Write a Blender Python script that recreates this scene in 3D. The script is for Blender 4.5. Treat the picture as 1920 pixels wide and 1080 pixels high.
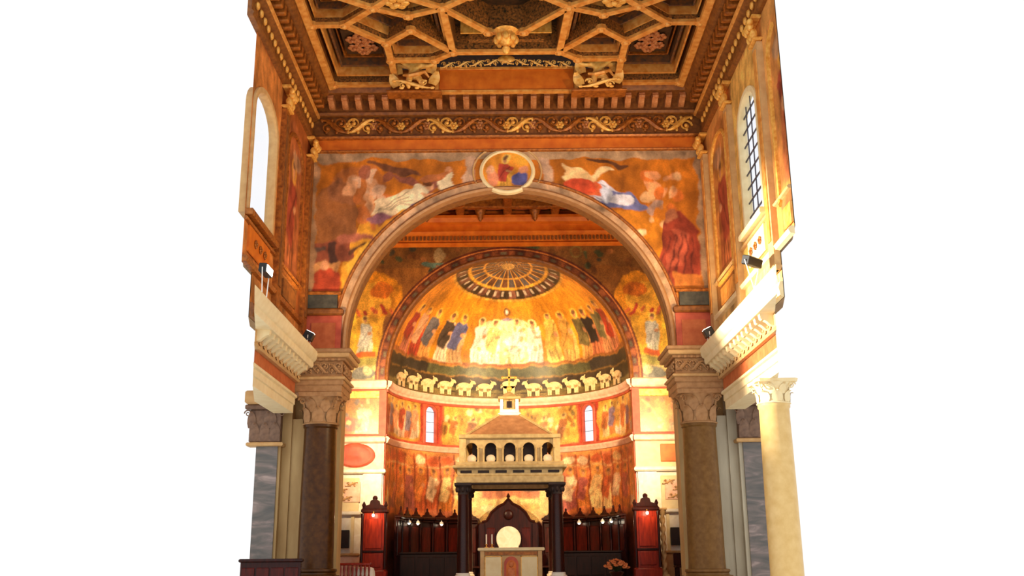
import bpy, bmesh, math, random
import numpy as np
from mathutils import Vector, Matrix
random.seed(7); RNG = np.random.default_rng(11)
PI = math.pi
S = bpy.context.scene
for o in list(bpy.data.objects): bpy.data.objects.remove(o)
COL = S.collection

# ------------------------------------------------------------------ camera
cam_d = bpy.data.cameras.new('camera'); cam = bpy.data.objects.new('camera', cam_d); COL.objects.link(cam)
cam_d.sensor_width = 36.0; cam_d.lens = 36.0 * 1850 / 1920; cam_d.clip_end = 300
cam_d.shift_x = 7 / 1920
cam.matrix_world = (Matrix.Translation((0, 0, 1.65)) @ Matrix.Rotation(math.radians(90 + 15.41), 4, 'X')
                    @ Matrix.Rotation(math.radians(-0.5), 4, 'Z'))
S.camera = cam
# ------------------------------------------------------------------ world: plain overcast daylight
W = bpy.data.worlds.new('world'); S.world = W; W.use_nodes = True
bg = W.node_tree.nodes['Background']; bg.inputs[0].default_value = (1, 1, 1, 1); bg.inputs[1].default_value = 0.66
# ------------------------------------------------------------------ exposure
S.view_settings.view_transform = 'Standard'; S.view_settings.look = 'None'
S.view_settings.exposure = 0.7; S.view_settings.gamma = 1.0; S.view_settings.use_curve_mapping = False
WARM = (1.0, 0.74, 0.42)

# ================================================================== helpers
def lin(r, g, b):
    def f(x):
        x /= 255.0
        return x / 12.92 if x <= 0.04045 else ((x + 0.055) / 1.055) ** 2.4
    return (f(r), f(g), f(b))

class MB:
    def __init__(s): s.v = []; s.f = []; s.m = []
    def add(s, vs, fs, mi=0):
        o = len(s.v); s.v += [tuple(p) for p in vs]
        s.f += [tuple(i + o for i in f) for f in fs]; s.m += [mi] * len(fs); return s
    def box(s, x0, x1, y0, y1, z0, z1, mi=0, M=None):
        vs = [Vector((x, y, z)) for z in (z0, z1) for y in (y0, y1) for x in (x0, x1)]
        if M: vs = [M @ p for p in vs]
        return s.add(vs, [(0,2,3,1),(4,5,7,6),(0,1,5,4),(2,6,7,3),(0,4,6,2),(1,3,7,5)], mi)
    def bbox(s, x0, x1, y0, y1, z0, z1, b=0.02, mi=0, M=None):
        # chamfered box: top and bottom rings inset
        rings = []
        for z, i in ((z0, b), (z0 + b, 0), (z1 - b, 0), (z1, b)):
            rings.append([(x0+i, y0+i, z), (x1-i, y0+i, z), (x1-i, y1-i, z), (x0+i, y1-i, z)])
        vs = [Vector(p) for r in rings for p in r]
        if M: vs = [M @ p for p in vs]
        fs = [(3,2,1,0), (12,13,14,15)]
        for k in range(3):
            for j in range(4):
                a = k*4+j; c = k*4+(j+1) % 4; fs.append((a, c, c+4, a+4))
        return s.add(vs, fs, mi)
    def lathe(s, prof, c=(0,0,0), n=24, mi=0, sx=1, sy=1, M=None):
        vs = []; fs = []
        for r, z in prof:
            for k in range(n):
                a = 2*PI*k/n
                p = Vector((r*math.cos(a)*sx, r*math.sin(a)*sy, z))
                p = (M @ p) if M else p
                vs.append(p + Vector(c))
        for i in range(len(prof)-1):
            for k in range(n):
                a = i*n+k; b = i*n+(k+1) % n; fs.append((a, b, b+n, a+n))
        fs.append(tuple(range(n))[::-1]); fs.append(tuple((len(prof)-1)*n+k for k in range(n)))
        return s.add(vs, fs, mi)
    def tube(s, pts, r, n=6, mi=0):
        pts = [Vector(p) for p in pts]
        rs = r if isinstance(r, (list, tuple)) else [r]*len(pts)
        vs = []; fs = []; up = None
        for i, p in enumerate(pts):
            d = (pts[min(i+1, len(pts)-1)] - pts[max(i-1, 0)]).normalized()
            if up is None:
                up = Vector((0,0,1)) if abs(d.z) < 0.9 else Vector((1,0,0))
            u = d.cross(up)
            if u.length < 1e-5: u = d.cross(Vector((0.3,1,0.2)))
            u.normalize(); w = u.cross(d).normalized(); up = w
            for k in range(n):
                a = 2*PI*k/n; vs.append(p + (u*math.cos(a) + w*math.sin(a))*rs[i])
        for i in range(len(pts)-1):
            for k in range(n):
                a = i*n+k; b = i*n+(k+1) % n; fs.append((a, b, b+n, a+n))
        fs.append(tuple(range(n))[::-1]); fs.append(tuple((len(pts)-1)*n+k for k in range(n)))
        return s.add(vs, fs, mi)
    def sweep(s, prof, maps, mi=0, caps=True, loop=False):
        n = len(prof); vs = []; fs = []
        for mp in maps:
            for a, b in prof: vs.append(mp(a, b))
        m = len(maps)
        for i in range(m if loop else m-1):
            for k in range(n):
                a = i*n+k; b = i*n+(k+1) % n; j = ((i+1) % m)*n
                fs.append((a, b, j+(k+1) % n, j+k))
        if caps and not loop: fs.append(tuple(range(n))); fs.append(tuple((m-1)*n+k for k in range(n))[::-1])
        return s.add(vs, fs, mi)
    def prism(s, poly, fn0, fn1, mi=0):
        n = len(poly)
        vs = [fn0(*p) for p in poly] + [fn1(*p) for p in poly]
        fs = [tuple(range(n)), tuple(range(n, 2*n))[::-1]] + [(k, (k+1) % n, n+(k+1) % n, n+k) for k in range(n)]
        return s.add(vs, fs, mi)
    def ball(s, c, rx, ry, rz, n=10, m=6, mi=0):
        vs = [(c[0], c[1], c[2]-rz)]; fs = []
        for i in range(1, m):
            f = -PI/2 + PI*i/m
            for k in range(n):
                a = 2*PI*k/n; vs.append((c[0]+rx*math.cos(f)*math.cos(a), c[1]+ry*math.cos(f)*math.sin(a), c[2]+rz*math.sin(f)))
        vs.append((c[0], c[1], c[2]+rz)); T = len(vs)-1
        for k in range(n): fs.append((0, 1+(k+1) % n, 1+k)); fs.append((T, T-n+k, T-n+(k+1) % n))
        for i in range(m-2):
            for k in range(n):
                a = 1+i*n+k; b = 1+i*n+(k+1) % n; fs.append((a, b, b+n, a+n))
        return s.add(vs, fs, mi)
    def mesh(s, name, mats, smooth=True):
        me = bpy.data.meshes.new(name); me.from_pydata(s.v, [], s.f)
        bm = bmesh.new(); bm.from_mesh(me); bmesh.ops.recalc_face_normals(bm, faces=bm.faces); bm.to_mesh(me); bm.free()
        for m in (mats if isinstance(mats, (list, tuple)) else [mats]): me.materials.append(m)
        me.polygons.foreach_set('material_index', s.m)
        if smooth:
            me.shade_smooth(); me.set_sharp_from_angle(angle=math.radians(38))
        return me
    def build(s, name, mats, parent=None, smooth=True):
        return put(name, s.mesh(name, mats, smooth), parent)

def put(name, me, parent=None, loc=None, rot=None, scale=None):
    o = bpy.data.objects.new(name, me); COL.objects.link(o)
    if parent: o.parent = parent
    if loc is not None: o.location = loc
    if rot is not None: o.rotation_euler = rot
    if scale is not None: o.scale = scale
    return o
def tag(o, label=None, cat=None, group=None, kind=None):
    if label: o['label'] = label
    if cat: o['category'] = cat
    if group: o['group'] = group
    if kind: o['kind'] = kind
    return o
def thing(name, label, cat, loc=(0,0,0), rz=0, group=None):
    o = bpy.data.objects.new(name, None); COL.objects.link(o); o.location = loc; o.rotation_euler = (0,0,rz)
    o.empty_display_size = 0.2
    return tag(o, label, cat, group)

# ------------------------------------------------------------------ materials
def mat(name, c, rough=0.55, var=0.25, scale=6.0, metal=0.0, spec=0.4, c2=None, bump=0.0, detail=4, dist=0.0, stretch=None, coat=0.0):
    m = bpy.data.materials.new(name); m.use_nodes = True; nt = m.node_tree; b = nt.nodes['Principled BSDF']
    tc = nt.nodes.new('ShaderNodeTexCoord'); nz = nt.nodes.new('ShaderNodeTexNoise')
    nz.inputs['Scale'].default_value = scale; nz.inputs['Detail'].default_value = detail; nz.inputs['Distortion'].default_value = dist
    if stretch:
        mp = nt.nodes.new('ShaderNodeMapping'); mp.inputs['Scale'].default_value = stretch
        nt.links.new(tc.outputs['Object'], mp.inputs[0]); nt.links.new(mp.outputs[0], nz.inputs['Vector'])
    else: nt.links.new(tc.outputs['Object'], nz.inputs['Vector'])
    rp = nt.nodes.new('ShaderNodeValToRGB')
    if c2 is None:
        a = tuple(max(0, x*(1-var)) for x in c); d = tuple(min(1, x*(1+var)) for x in c)
    else: a, d = c, c2
    rp.color_ramp.elements[0].position = 0.3; rp.color_ramp.elements[1].position = 0.72
    rp.color_ramp.elements[0].color = (*a, 1); rp.color_ramp.elements[1].color = (*d, 1)
    nt.links.new(nz.outputs[0], rp.inputs[0]); nt.links.new(rp.outputs[0], b.inputs['Base Color'])
    b.inputs['Roughness'].default_value = rough; b.inputs['Metallic'].default_value = metal
    b.inputs['Specular IOR Level'].default_value = spec; b.inputs['Coat Weight'].default_value = coat
    if bump:
        bp = nt.nodes.new('ShaderNodeBump'); bp.inputs['Strength'].default_value = bump; bp.inputs['Distance'].default_value = 0.03
        nt.links.new(nz.outputs[0], bp.inputs['Height']); nt.links.new(bp.outputs[0], b.inputs['Normal'])
    return m
def painted_mat(name, rough=0.5, spec=0.4, metal=0.0, tess=28.0, amount=0.35):
    m = bpy.data.materials.new(name); m.use_nodes = True; nt = m.node_tree; b = nt.nodes['Principled BSDF']
    at = nt.nodes.new('ShaderNodeAttribute'); at.attribute_name = 'Col'
    tc = nt.nodes.new('ShaderNodeTexCoord'); vo = nt.nodes.new('ShaderNodeTexVoronoi'); vo.inputs['Scale'].default_value = tess
    nt.links.new(tc.outputs['Object'], vo.inputs['Vector'])
    sep = nt.nodes.new('ShaderNodeSeparateColor'); nt.links.new(vo.outputs['Color'], sep.inputs[0])
    mr = nt.nodes.new('ShaderNodeMapRange'); mr.inputs[3].default_value = 1-amount; mr.inputs[4].default_value = 1+amount
    nt.links.new(sep.outputs[0], mr.inputs[0])
    mx = nt.nodes.new('ShaderNodeVectorMath'); mx.operation = 'SCALE'
    nt.links.new(at.outputs['Color'], mx.inputs[0]); nt.links.new(mr.outputs[0], mx.inputs['Scale'])
    nt.links.new(mx.outputs[0], b.inputs['Base Color'])
    b.inputs['Roughness'].default_value = rough; b.inputs['Specular IOR Level'].default_value = spec; b.inputs['Metallic'].default_value = metal
    bp = nt.nodes.new('ShaderNodeBump'); bp.inputs['Strength'].default_value = 0.25; bp.inputs['Distance'].default_value = 0.02
    nt.links.new(sep.outputs[1], bp.inputs['Height']); nt.links.new(bp.outputs[0], b.inputs['Normal'])
    return m
def emit_mat(name, c, st):
    m = bpy.data.materials.new(name); m.use_nodes = True; b = m.node_tree.nodes['Principled BSDF']
    b.inputs['Base Color'].default_value = (*c, 1); b.inputs['Emission Color'].default_value = (*c, 1); b.inputs['Emission Strength'].default_value = st
    return m
def glass_mat(name, tint=(0.97, 0.98, 1.0)):
    m = bpy.data.materials.new(name); m.use_nodes = True; nt = m.node_tree
    t = nt.nodes.new('ShaderNodeBsdfTransparent'); t.inputs[0].default_value = (*tint, 1)
    g = nt.nodes.new('ShaderNodeBsdfGlossy'); g.inputs['Roughness'].default_value = 0.1
    mx = nt.nodes.new('ShaderNodeMixShader'); mx.inputs[0].default_value = 0.04
    nt.links.new(t.outputs[0], mx.inputs[1]); nt.links.new(g.outputs[0], mx.inputs[2])
    nt.links.new(mx.outputs[0], nt.nodes['Material Output'].inputs[0]); return m

M = {}
M['fresco'] = painted_mat('fresco', 0.6, 0.25, 0, 22, 0.10)
M['mosaic'] = painted_mat('gold_mosaic', 0.36, 0.5, 0.12, 26, 0.24)
M['gilt'] = mat('gilt_wood', lin(214,140,48), 0.38, metal=0.2, scale=10, c2=lin(250,196,98), bump=0.2)
M['gilt_dark'] = mat('dark_gilt', lin(120,62,18), 0.42, metal=0.25, scale=9, c2=lin(190,112,38), bump=0.3)
M['brown'] = mat('brown_painted_wood', lin(106,58,20), 0.5, scale=7, c2=lin(150,90,34), bump=0.2)
M['orange'] = mat('orange_plaster', lin(198,92,14), 0.5, scale=3, c2=lin(226,122,30))
M['coffer'] = mat('dark_green_coffer', lin(34,28,16), 0.5, scale=9, c2=lin(84,50,22), detail=6)
M['coffer_green'] = mat('green_painted_coffer_side', lin(30,34,16), 0.5, scale=16, c2=lin(176,108,46), detail=3)
M['coffer_blue'] = mat('blue_painted_panel', lin(66,56,46), 0.5, scale=8, c2=lin(140,84,36), detail=5)
M['rib'] = mat('orange_gilt_rib', lin(206,124,44), 0.42, metal=0.15, scale=5, c2=lin(240,178,92))
M['cream'] = mat('cream_stone', lin(232,206,152), 0.6, scale=4, c2=lin(242,222,174), bump=0.1)
M['cream_dim'] = mat('tan_stone', lin(192,146,90), 0.6, scale=5, c2=lin(210,168,110), bump=0.1)
M['taupe'] = mat('taupe_carved_stone', lin(158,112,68), 0.6, scale=7, c2=lin(184,138,90), bump=0.15)
M['red_band'] = mat('red_brown_band', lin(176,84,40), 0.55, scale=4, c2=lin(204,112,62))
M['pink'] = mat('pink_marble_moulding', lin(232,178,146), 0.45, scale=5, c2=lin(248,214,186))
M['redpaint'] = mat('red_painted_plaster', lin(176,70,48), 0.55, scale=4, c2=lin(206,96,66))
M['white_marble'] = mat('white_marble', lin(236,222,196), 0.4, scale=2.5, c2=lin(252,246,230), dist=1.5)
M['granite_shaded'] = mat('shaded_granite', lin(60,32,8), 0.3, scale=7, c2=lin(88,52,14), detail=9, spec=0.2)  # one granite for both arch columns; shade put into this darker colour
M['granite_lit'] = mat('lit_granite', lin(106,72,34), 0.4, scale=7, c2=lin(128,92,48), detail=9, spec=0.15)  # the same granite, stronger light put into the paler colour
M['pale_col'] = mat('pale_granite', lin(214,174,104), 0.4, scale=5, c2=lin(228,192,126), detail=7)
M['grey_marble'] = None
M['beige'] = mat('beige_stucco', lin(170,132,78), 0.6, scale=2, c2=lin(206,172,116), stretch=(1,1,0.3))
M['grey_beige'] = mat('grey_beige_stone', lin(176,164,138), 0.6, scale=2, c2=lin(204,194,168), stretch=(1,1,0.3))
M['wood_dark'] = mat('dark_walnut', lin(30,9,7), 0.35, scale=5, c2=lin(62,18,11), stretch=(3,3,0.5), spec=0.25)
M['wood_red'] = mat('red_mahogany', lin(120,26,10), 0.3, scale=5, c2=lin(172,48,18), stretch=(3,3,0.5), spec=0.35)
M['wood_mid'] = mat('dark_mahogany', lin(48,10,6), 0.35, scale=5, c2=lin(88,20,10), stretch=(3,3,0.5), spec=0.25)
M['porphyry'] = mat('dark_porphyry', lin(40,16,12), 0.3, scale=30, c2=lin(66,28,20), spec=0.3)
M['cib_stone'] = mat('ciborium_stone', lin(178,146,92), 0.55, scale=6, c2=lin(214,184,124), bump=0.12)
M['cib_roof'] = mat('brown_roof_slab', lin(150,102,66), 0.6, scale=5, c2=lin(182,130,88))
M['dark'] = mat('dark_stone_and_shade', lin(36,24,22), 0.7, scale=5, c2=lin(52,34,30))  # dark stone, also stands in for shade in gallery, openings and gaps
M['black'] = mat('black_metal', lin(22,20,20), 0.4, scale=8, c2=lin(34,31,30))
M['white_metal'] = mat('white_enamel', lin(236,232,222), 0.4, scale=8, var=0.04)
M['slate'] = mat('dark_inscription_slab', lin(52,50,44), 0.45, scale=5, c2=lin(84,80,66))
M['lamb'] = mat('lamb_tesserae', lin(226,186,124), 0.5, scale=16, c2=lin(246,222,168))
M['cloth'] = mat('white_cloth', lin(238,228,208), 0.8, scale=4, var=0.04)
M['modillion'] = mat('rosy_gilt', lin(168,98,52), 0.45, scale=9, c2=lin(206,140,86), metal=.15)
M['taupe_shaded'] = mat('shaded_taupe_stone', lin(104,78,62), 0.6, scale=7, c2=lin(140,108,84))  # taupe stone darkened to carry the aisle arch shade on the capitals
M['sprig'] = mat('faded_carving', lin(206,160,104), .6, scale=6)
M['mauve'] = mat('mauve_band', lin(166,118,74), .6, scale=5, c2=lin(188,140,94))
M['gilt_bright'] = mat('bright_gilt', lin(232,160,62), 0.35, scale=8, c2=lin(255,212,122))
M['wood_black'] = mat('blackened_walnut', lin(16,7,6), 0.45, scale=5, c2=lin(32,12,9), stretch=(3,3,.5), spec=.15)
M['floor'] = mat('floor_marble', lin(150,120,92), 0.3, scale=1.5, c2=lin(196,172,140))
M['lead'] = mat('lead_bar', lin(70,66,74), 0.5, scale=5)
M['glass'] = glass_mat('clear_glass')
M['masonry'] = mat('masonry', lin(150,120,84), 0.8, scale=2)
M['globe'] = emit_mat('warm_globe', (0.85, 0.62, 0.34), 0.3)
M['bulb'] = emit_mat('warm_bulb', (1.0, 0.84, 0.60), 14)
M['flood'] = emit_mat('flood_glass', (1.0, 0.9, 0.72), 8)
M['leafgreen'] = mat('leaf_green', lin(52,60,26), 0.6, scale=9)
M['petal'] = mat('orange_petal', lin(190,92,40), 0.6, scale=9, c2=lin(226,140,80))
M['wax'] = mat('candle_wax', lin(246,236,214), 0.5, var=0.03)
# veined grey marble
def veined():
    m = bpy.data.materials.new('veined_grey_marble'); m.use_nodes = True; nt = m.node_tree; b = nt.nodes['Principled BSDF']
    tc = nt.nodes.new('ShaderNodeTexCoord'); mp = nt.nodes.new('ShaderNodeMapping'); mp.inputs['Rotation'].default_value = (0, math.radians(35), 0)
    mp.inputs['Scale'].default_value = (.5, 1, 2.2)
    wv = nt.nodes.new('ShaderNodeTexNoise'); wv.inputs['Scale'].default_value = 1.5; wv.inputs['Detail'].default_value = 6; wv.inputs['Distortion'].default_value = 1.4
    rp = nt.nodes.new('ShaderNodeValToRGB'); e = rp.color_ramp.elements
    e[0].position = 0.3; e[0].color = (*lin(82,82,80), 1); e[1].position = 0.72; e[1].color = (*lin(168,148,140), 1)
    k = e.new(0.48); k.color = (*lin(104,98,92), 1); k = e.new(0.6); k.color = (*lin(128,114,108), 1)
    nt.links.new(tc.outputs['Object'], mp.inputs[0]); nt.links.new(mp.outputs[0], wv.inputs['Vector'])
    nt.links.new(wv.outputs[0], rp.inputs[0]); nt.links.new(rp.outputs[0], b.inputs['Base Color']); b.inputs['Roughness'].default_value = 0.3
    return m
M['grey_marble'] = veined()

# ------------------------------------------------------------------ painted surfaces: pigment drawn in metres, carried per vertex
def snoise(X, Y, freq, seed, octs=3):
    """smooth noise of position (metres), about 0..1"""
    r = random.Random(seed); out = np.zeros_like(X); amp = 1.0; tot = 0.0
    for o in range(octs):
        for _ in range(7):
            a = r.uniform(0, 2*PI); f = freq*(2**o)*r.uniform(.6, 1.5); p = r.uniform(0, 2*PI)
            out += amp*np.sin((X*math.cos(a)+Y*math.sin(a))*f+p+1.3*np.sin((X*math.sin(a)-Y*math.cos(a))*f*.7+p*2)); tot += amp*amp*.5
        amp *= .6
    return np.clip(.5+out/math.sqrt(tot)*.22, 0, 1)
class Canvas:
    def __init__(s, X, Y, base, seed=1, var=0.25, cells=6, warp=.05):
        k = seed*10
        s.n = snoise(X, Y, 1.3, k); s.n2 = snoise(X, Y, 5.5, k+3)
        s.X = X+warp*(snoise(X, Y, 2.6, k+1)-.5)*4; s.Y = Y+warp*(snoise(X, Y, 2.6, k+2)-.5)*4
        s.C = np.array(base)[None, None, :]*(1+var*(s.n-0.5)*3)[..., None]
    def finish(s, blur=1, stroke=.5):
        C = s.C
        for _ in range(blur):
            P = np.pad(C, ((1,1),(1,1),(0,0)), 'edge'); C = (P[:-2,1:-1]+P[2:,1:-1]+P[1:-1,:-2]+P[1:-1,2:]+2*C)/6
        g = snoise(s.X, s.Y*.45, 11, 77, 2); h = snoise(s.X, s.Y, 3.2, 78, 2)
        return C*(1+stroke*(g-.5)+stroke*1.2*(h-.5))[..., None]
    def mask(s, m, c, a=1.0, var=0.22):
        k = np.array(c)[None, :]*(1+var*(s.n2[m]-0.5)*3)[:, None]
        s.C[m] = s.C[m]*(1-a)+k*a
    def ell(s, x, y, rx, ry, c, a=1.0, rot=0.0):
        dx = s.X-x; dy = s.Y-y; cr, sr = math.cos(rot), math.sin(rot)
        u = (dx*cr+dy*sr)/rx; v = (-dx*sr+dy*cr)/ry
        s.mask(u*u+v*v < 1+(s.n2-0.5)*0.25, c, a)
    def ring(s, x, y, r0, r1, c, a=1.0):
        d = np.hypot(s.X-x, s.Y-y); s.mask((d >= r0) & (d < r1), c, a)
    def rect(s, x0, x1, y0, y1, c, a=1.0): s.mask((s.X >= x0) & (s.X < x1) & (s.Y >= y0) & (s.Y < y1), c, a)
    def poly(s, pts, c, a=1.0):
        m = np.zeros(s.X.shape, bool); n = len(pts)
        for i in range(n):
            x0, y0 = pts[i]; x1, y1 = pts[(i+1) % n]
            if y0 == y1: continue
            cnd = ((y0 > s.Y) != (y1 > s.Y)) & (s.X < (x1-x0)*(s.Y-y0)/(y1-y0)+x0); m ^= cnd
        s.mask(m, c, a)
    def line(s, x0, y0, x1, y1, w, c, a=1.0):
        dx, dy = x1-x0, y1-y0; L2 = dx*dx+dy*dy
        t = np.clip(((s.X-x0)*dx+(s.Y-y0)*dy)/L2, 0, 1)
        s.mask(np.hypot(s.X-x0-t*dx, s.Y-y0-t*dy) < w/2, c, a)
    def speck(s, x0, x1, y0, y1, n, r, cols, seed=3):
        g = random.Random(seed)
        for _ in range(n):
            s.ell(g.uniform(x0, x1), g.uniform(y0, y1), r*g.uniform(.5,1.3), r*g.uniform(.5,1.3), g.choice(cols), 0.9, g.uniform(0,3))
    def standing(s, x, y, h, robe, cloak, skin=lin(206,140,92), halo=None, lean=0.0):
        w = h*0.17
        dark = tuple(v*0.45 for v in robe)
        s.poly([(x-w*1.1, y), (x+w*1.1, y), (x+w*.95+lean, y+h*.55), (x+w*.7+lean, y+h*.82), (x-w*.7+lean, y+h*.82), (x-w*.95+lean, y+h*.55)], robe)
        for k in (-.6, -.1, .45): s.line(x+w*k, y+.03*h, x+w*k*.7+lean, y+h*.5, w*.16, dark)
        s.poly([(x-w*1.25, y+h*.28), (x+w*.2, y+h*.2), (x+w*1.0+lean, y+h*.72), (x+w*.4+lean, y+h*.82), (x-w*.9+lean, y+h*.8)], cloak)
        s.line(x-w*.9, y+h*.33, x+w*.7+lean, y+h*.74, w*.15, tuple(v*0.5 for v in cloak))
        s.ell(x+w*.5+lean, y+h*.56, w*.35, w*.28, skin)
        if halo is not None: s.ell(x+lean, y+h*.91, h*.105, h*.105, halo)
        s.ell(x+lean, y+h*.91, h*.055, h*.07, skin); s.ell(x+lean, y+h*.95, h*.058, h*.04, tuple(v*.3 for v in skin))
    def flying(s, x, y, L, d, gown, drape, wing):
        # generic draped airborne figure, head towards d (+1 right, -1 left)
        s.poly([(x+d*L*.1, y+L*.12), (x-d*L*.35, y+L*.42), (x-d*L*.12, y+L*.40), (x+d*L*.28, y+L*.16)], wing)
        s.poly([(x+d*L*.15, y+L*.1), (x+d*L*.55, y+L*.38), (x+d*L*.62, y+L*.30), (x+d*L*.34, y+L*.06)], wing)
        s.poly([(x-d*L*.75, y-L*.28), (x-d*L*.62, y-L*.06), (x-d*L*.1, y+L*.14), (x+d*L*.22, y+L*.10), (x+d*L*.1, y-L*.14), (x-d*L*.35, y-L*.30)], drape)
        for k in range(4): s.line(x-d*L*(.68-.08*k), y-L*(.25-.02*k), x-d*L*(.05-.07*k), y+L*(.08-.06*k), L*.02, tuple(v*.5 for v in drape))
        s.ell(x+d*L*.14, y+L*.06, L*.2, L*.13, gown, 1, d*.4); s.line(x+d*L*.2, y+L*.05, x+d*L*.55, y+L*.02, L*.06, lin(214,150,104))
        s.ell(x+d*L*.34, y+L*.2, L*.065, L*.075, lin(220,158,112)); s.ell(x+d*L*.32, y+L*.24, L*.07, L*.05, lin(110,60,28))

def surf(name, P, cv, m, parent=None, hole=None, blur=1, stroke=.5):
    """grid of points P[h,w,3] with pigment C[h,w,3]; hole = mask of faces [h-1,w-1] left open"""
    C = cv.finish(blur, stroke); h, w = P.shape[:2]
    idx = np.arange(h*w).reshape(h, w)
    q = np.stack([idx[:-1,:-1], idx[:-1,1:], idx[1:,1:], idx[1:,:-1]], -1).reshape(-1, 4)
    if hole is not None: q = q[~hole.reshape(-1)]
    me = bpy.data.meshes.new(name); n = len(q)
    me.vertices.add(h*w); me.vertices.foreach_set('co', P.reshape(-1).astype(np.float32))
    me.loops.add(n*4); me.loops.foreach_set('vertex_index', q.reshape(-1).astype(np.int32))
    me.polygons.add(n); me.polygons.foreach_set('loop_start', np.arange(0, n*4, 4, dtype=np.int32))
    me.update(calc_edges=True); me.validate()
    at = me.color_attributes.new('Col', 'FLOAT_COLOR', 'POINT')
    c4 = np.ones((h*w, 4), np.float32); c4[:, :3] = np.clip(C.reshape(-1, 3), 0.002, 0.92); at.data.foreach_set('color', c4.reshape(-1))
    me.materials.append(m); me.shade_smooth()
    return put(name, me, parent)

def light(name, kind, loc, power, parent=None, color=WARM, target=None, size=0.15, spot=None, blend=0.6):
    d = bpy.data.lights.new(name, kind); d.energy = power; d.color = color
    if kind == 'SPOT': d.spot_size = math.radians(spot); d.spot_blend = blend
    if kind in ('SPOT', 'POINT'): d.shadow_soft_size = size
    o = bpy.data.objects.new(name, d); COL.objects.link(o); o.location = loc
    if target is not None: o.rotation_euler = (Vector(target)-Vector(loc)).to_track_quat('-Z', 'Y').to_euler()
    return o

# ================================================================== reusable carved pieces
def leaf_mesh(name, w, h, curl, m):
    mb = MB(); rows = [(0, .75, 0), (.3, 1.0, .02), (.6, .95, .05), (.82, .7, .16), (.95, .45, .34), (1.0, .3, .5), (.93, .12, .62)]
    vs = []; fs = []
    for t, ww, o in rows:
        for k, e in ((-1, 0), (-.5, .03), (0, .055), (.5, .03), (1, 0)):
            vs.append((k*ww*w/2, -(o*curl + e*w*1.2), t*h))
    for i in range(len(rows)-1):
        for k in range(4):
            a = i*5+k; fs.append((a, a+1, a+6, a+5))
    n = len(vs); vs += [(x, y+0.03, z) for x, y, z in vs]; fs += [tuple(n+i for i in f)[::-1] for f in fs]
    mb.add(vs, fs); return mb.mesh(name, m)
def volute_mesh(name, r, m):
    mb = MB(); pts = []; rs = []
    for k in range(22):
        a = k*.42; q = r*(1-.78*k/21); pts.append((q*math.cos(a), 0, q*math.sin(a))); rs.append(r*.2*(1-.45*k/21))
    mb.tube(pts, rs, 5); return mb.mesh(name, m)
def corinthian(parent, r, h, z0, m, square=None, n=8, c=(0,0)):
    """bell, leaves in two tiers, corner volutes and abacus; square=(wx,wy) for a pilaster"""
    cap = None; sx, sy = (1, 1) if not square else (square[0]/2/r, square[1]/2/r)
    mb = MB(); mb.lathe([(r*1.06, z0), (r*1.1, z0+.03*h), (r*1.02, z0+.06*h), (r*.98, z0+.1*h), (r*1.0, z0+.5*h), (r*1.12, z0+.75*h), (r*1.3, z0+.87*h)], (c[0], c[1], 0), 24 if not square else 4, sx=sx, sy=sy,
        M=None if not square else Matrix.Identity(3)) if not square else mb.bbox(c[0]-square[0]/2, c[0]+square[0]/2, c[1]-square[1]/2, c[1]+square[1]/2, z0, z0+.88*h, .04)
    cap = mb.build('capital', m, parent)
    ab = MB(); A = r*1.42
    if square: ab.bbox(c[0]-square[0]/2*1.3, c[0]+square[0]/2*1.3, c[1]-square[1]/2-.22*r, c[1]+square[1]/2, z0+.87*h, z0+h, .03)
    else:
        pl = []
        for k in range(4):
            a0 = PI/4+k*PI/2
            pl.append((A*1.2*math.cos(a0-.09), A*1.2*math.sin(a0-.09))); pl.append((A*1.2*math.cos(a0+.09), A*1.2*math.sin(a0+.09)))
            for t in (.25, .5, .75):
                a = a0+.09+t*(PI/2-.18); q = A*(1.2-.34*math.sin(t*PI)); pl.append((q*math.cos(a), q*math.sin(a)))
        ab.prism(pl, lambda x, y: (c[0]+x, c[1]+y, z0+.87*h), lambda x, y: (c[0]+x*1.04, c[1]+y*1.04, z0+h))
    ab.build('abacus', m, cap)
    lm = leaf_mesh('leaf', r*.72, h*.46, r*.5, m); lm2 = leaf_mesh('leaf', r*.6, h*.42, r*.55, m); vm = volute_mesh('volute', r*.26, m)
    if square:
        wx = square[0]; k = max(2, int(round(wx/(r*.7))))
        for i in range(k):
            x = c[0]-wx/2+(i+.5)*wx/k
            put('leaf', lm, cap, (x, c[1]-square[1]/2, z0+.05*h)); put('leaf', lm2, cap, (x+wx/k/2*(1 if i % 2 else -1)*.6, c[1]-square[1]/2-.02, z0+.38*h))
        for sg in (-1, 1): put('volute', vm, cap, (c[0]+sg*wx*.55, c[1]-square[1]/2-.06, z0+.76*h), (0, 0, 0 if sg > 0 else PI))
    else:
        for i in range(n):
            a = 2*PI*i/n; put('leaf', lm, cap, (c[0]+r*math.cos(a), c[1]+r*math.sin(a), z0+.06*h), (0, 0, a+PI/2))
            a += PI/n; put('leaf', lm2, cap, (c[0]+r*1.02*math.cos(a), c[1]+r*1.02*math.sin(a), z0+.38*h), (0, 0, a+PI/2))
        for i in range(4):
            a = PI/4+i*PI/2; put('volute', vm, cap, (c[0]+r*1.38*math.cos(a), c[1]+r*1.38*math.sin(a), z0+.74*h), (0, 0, a))
    return cap
def rosette_mesh(name, r, m, n=6, up=False):
    mb = MB(); sg = 1 if up else -1
    for k in range(n):
        a = 2*PI*k/n; mb.ball((.6*r*math.cos(a), .6*r*math.sin(a), sg*r*.12), r*.38, r*.38, r*.2, 8, 4)
    mb.ball((0, 0, sg*r*.3), r*.3, r*.3, r*.3, 8, 5); return mb.mesh(name, m)
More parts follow.
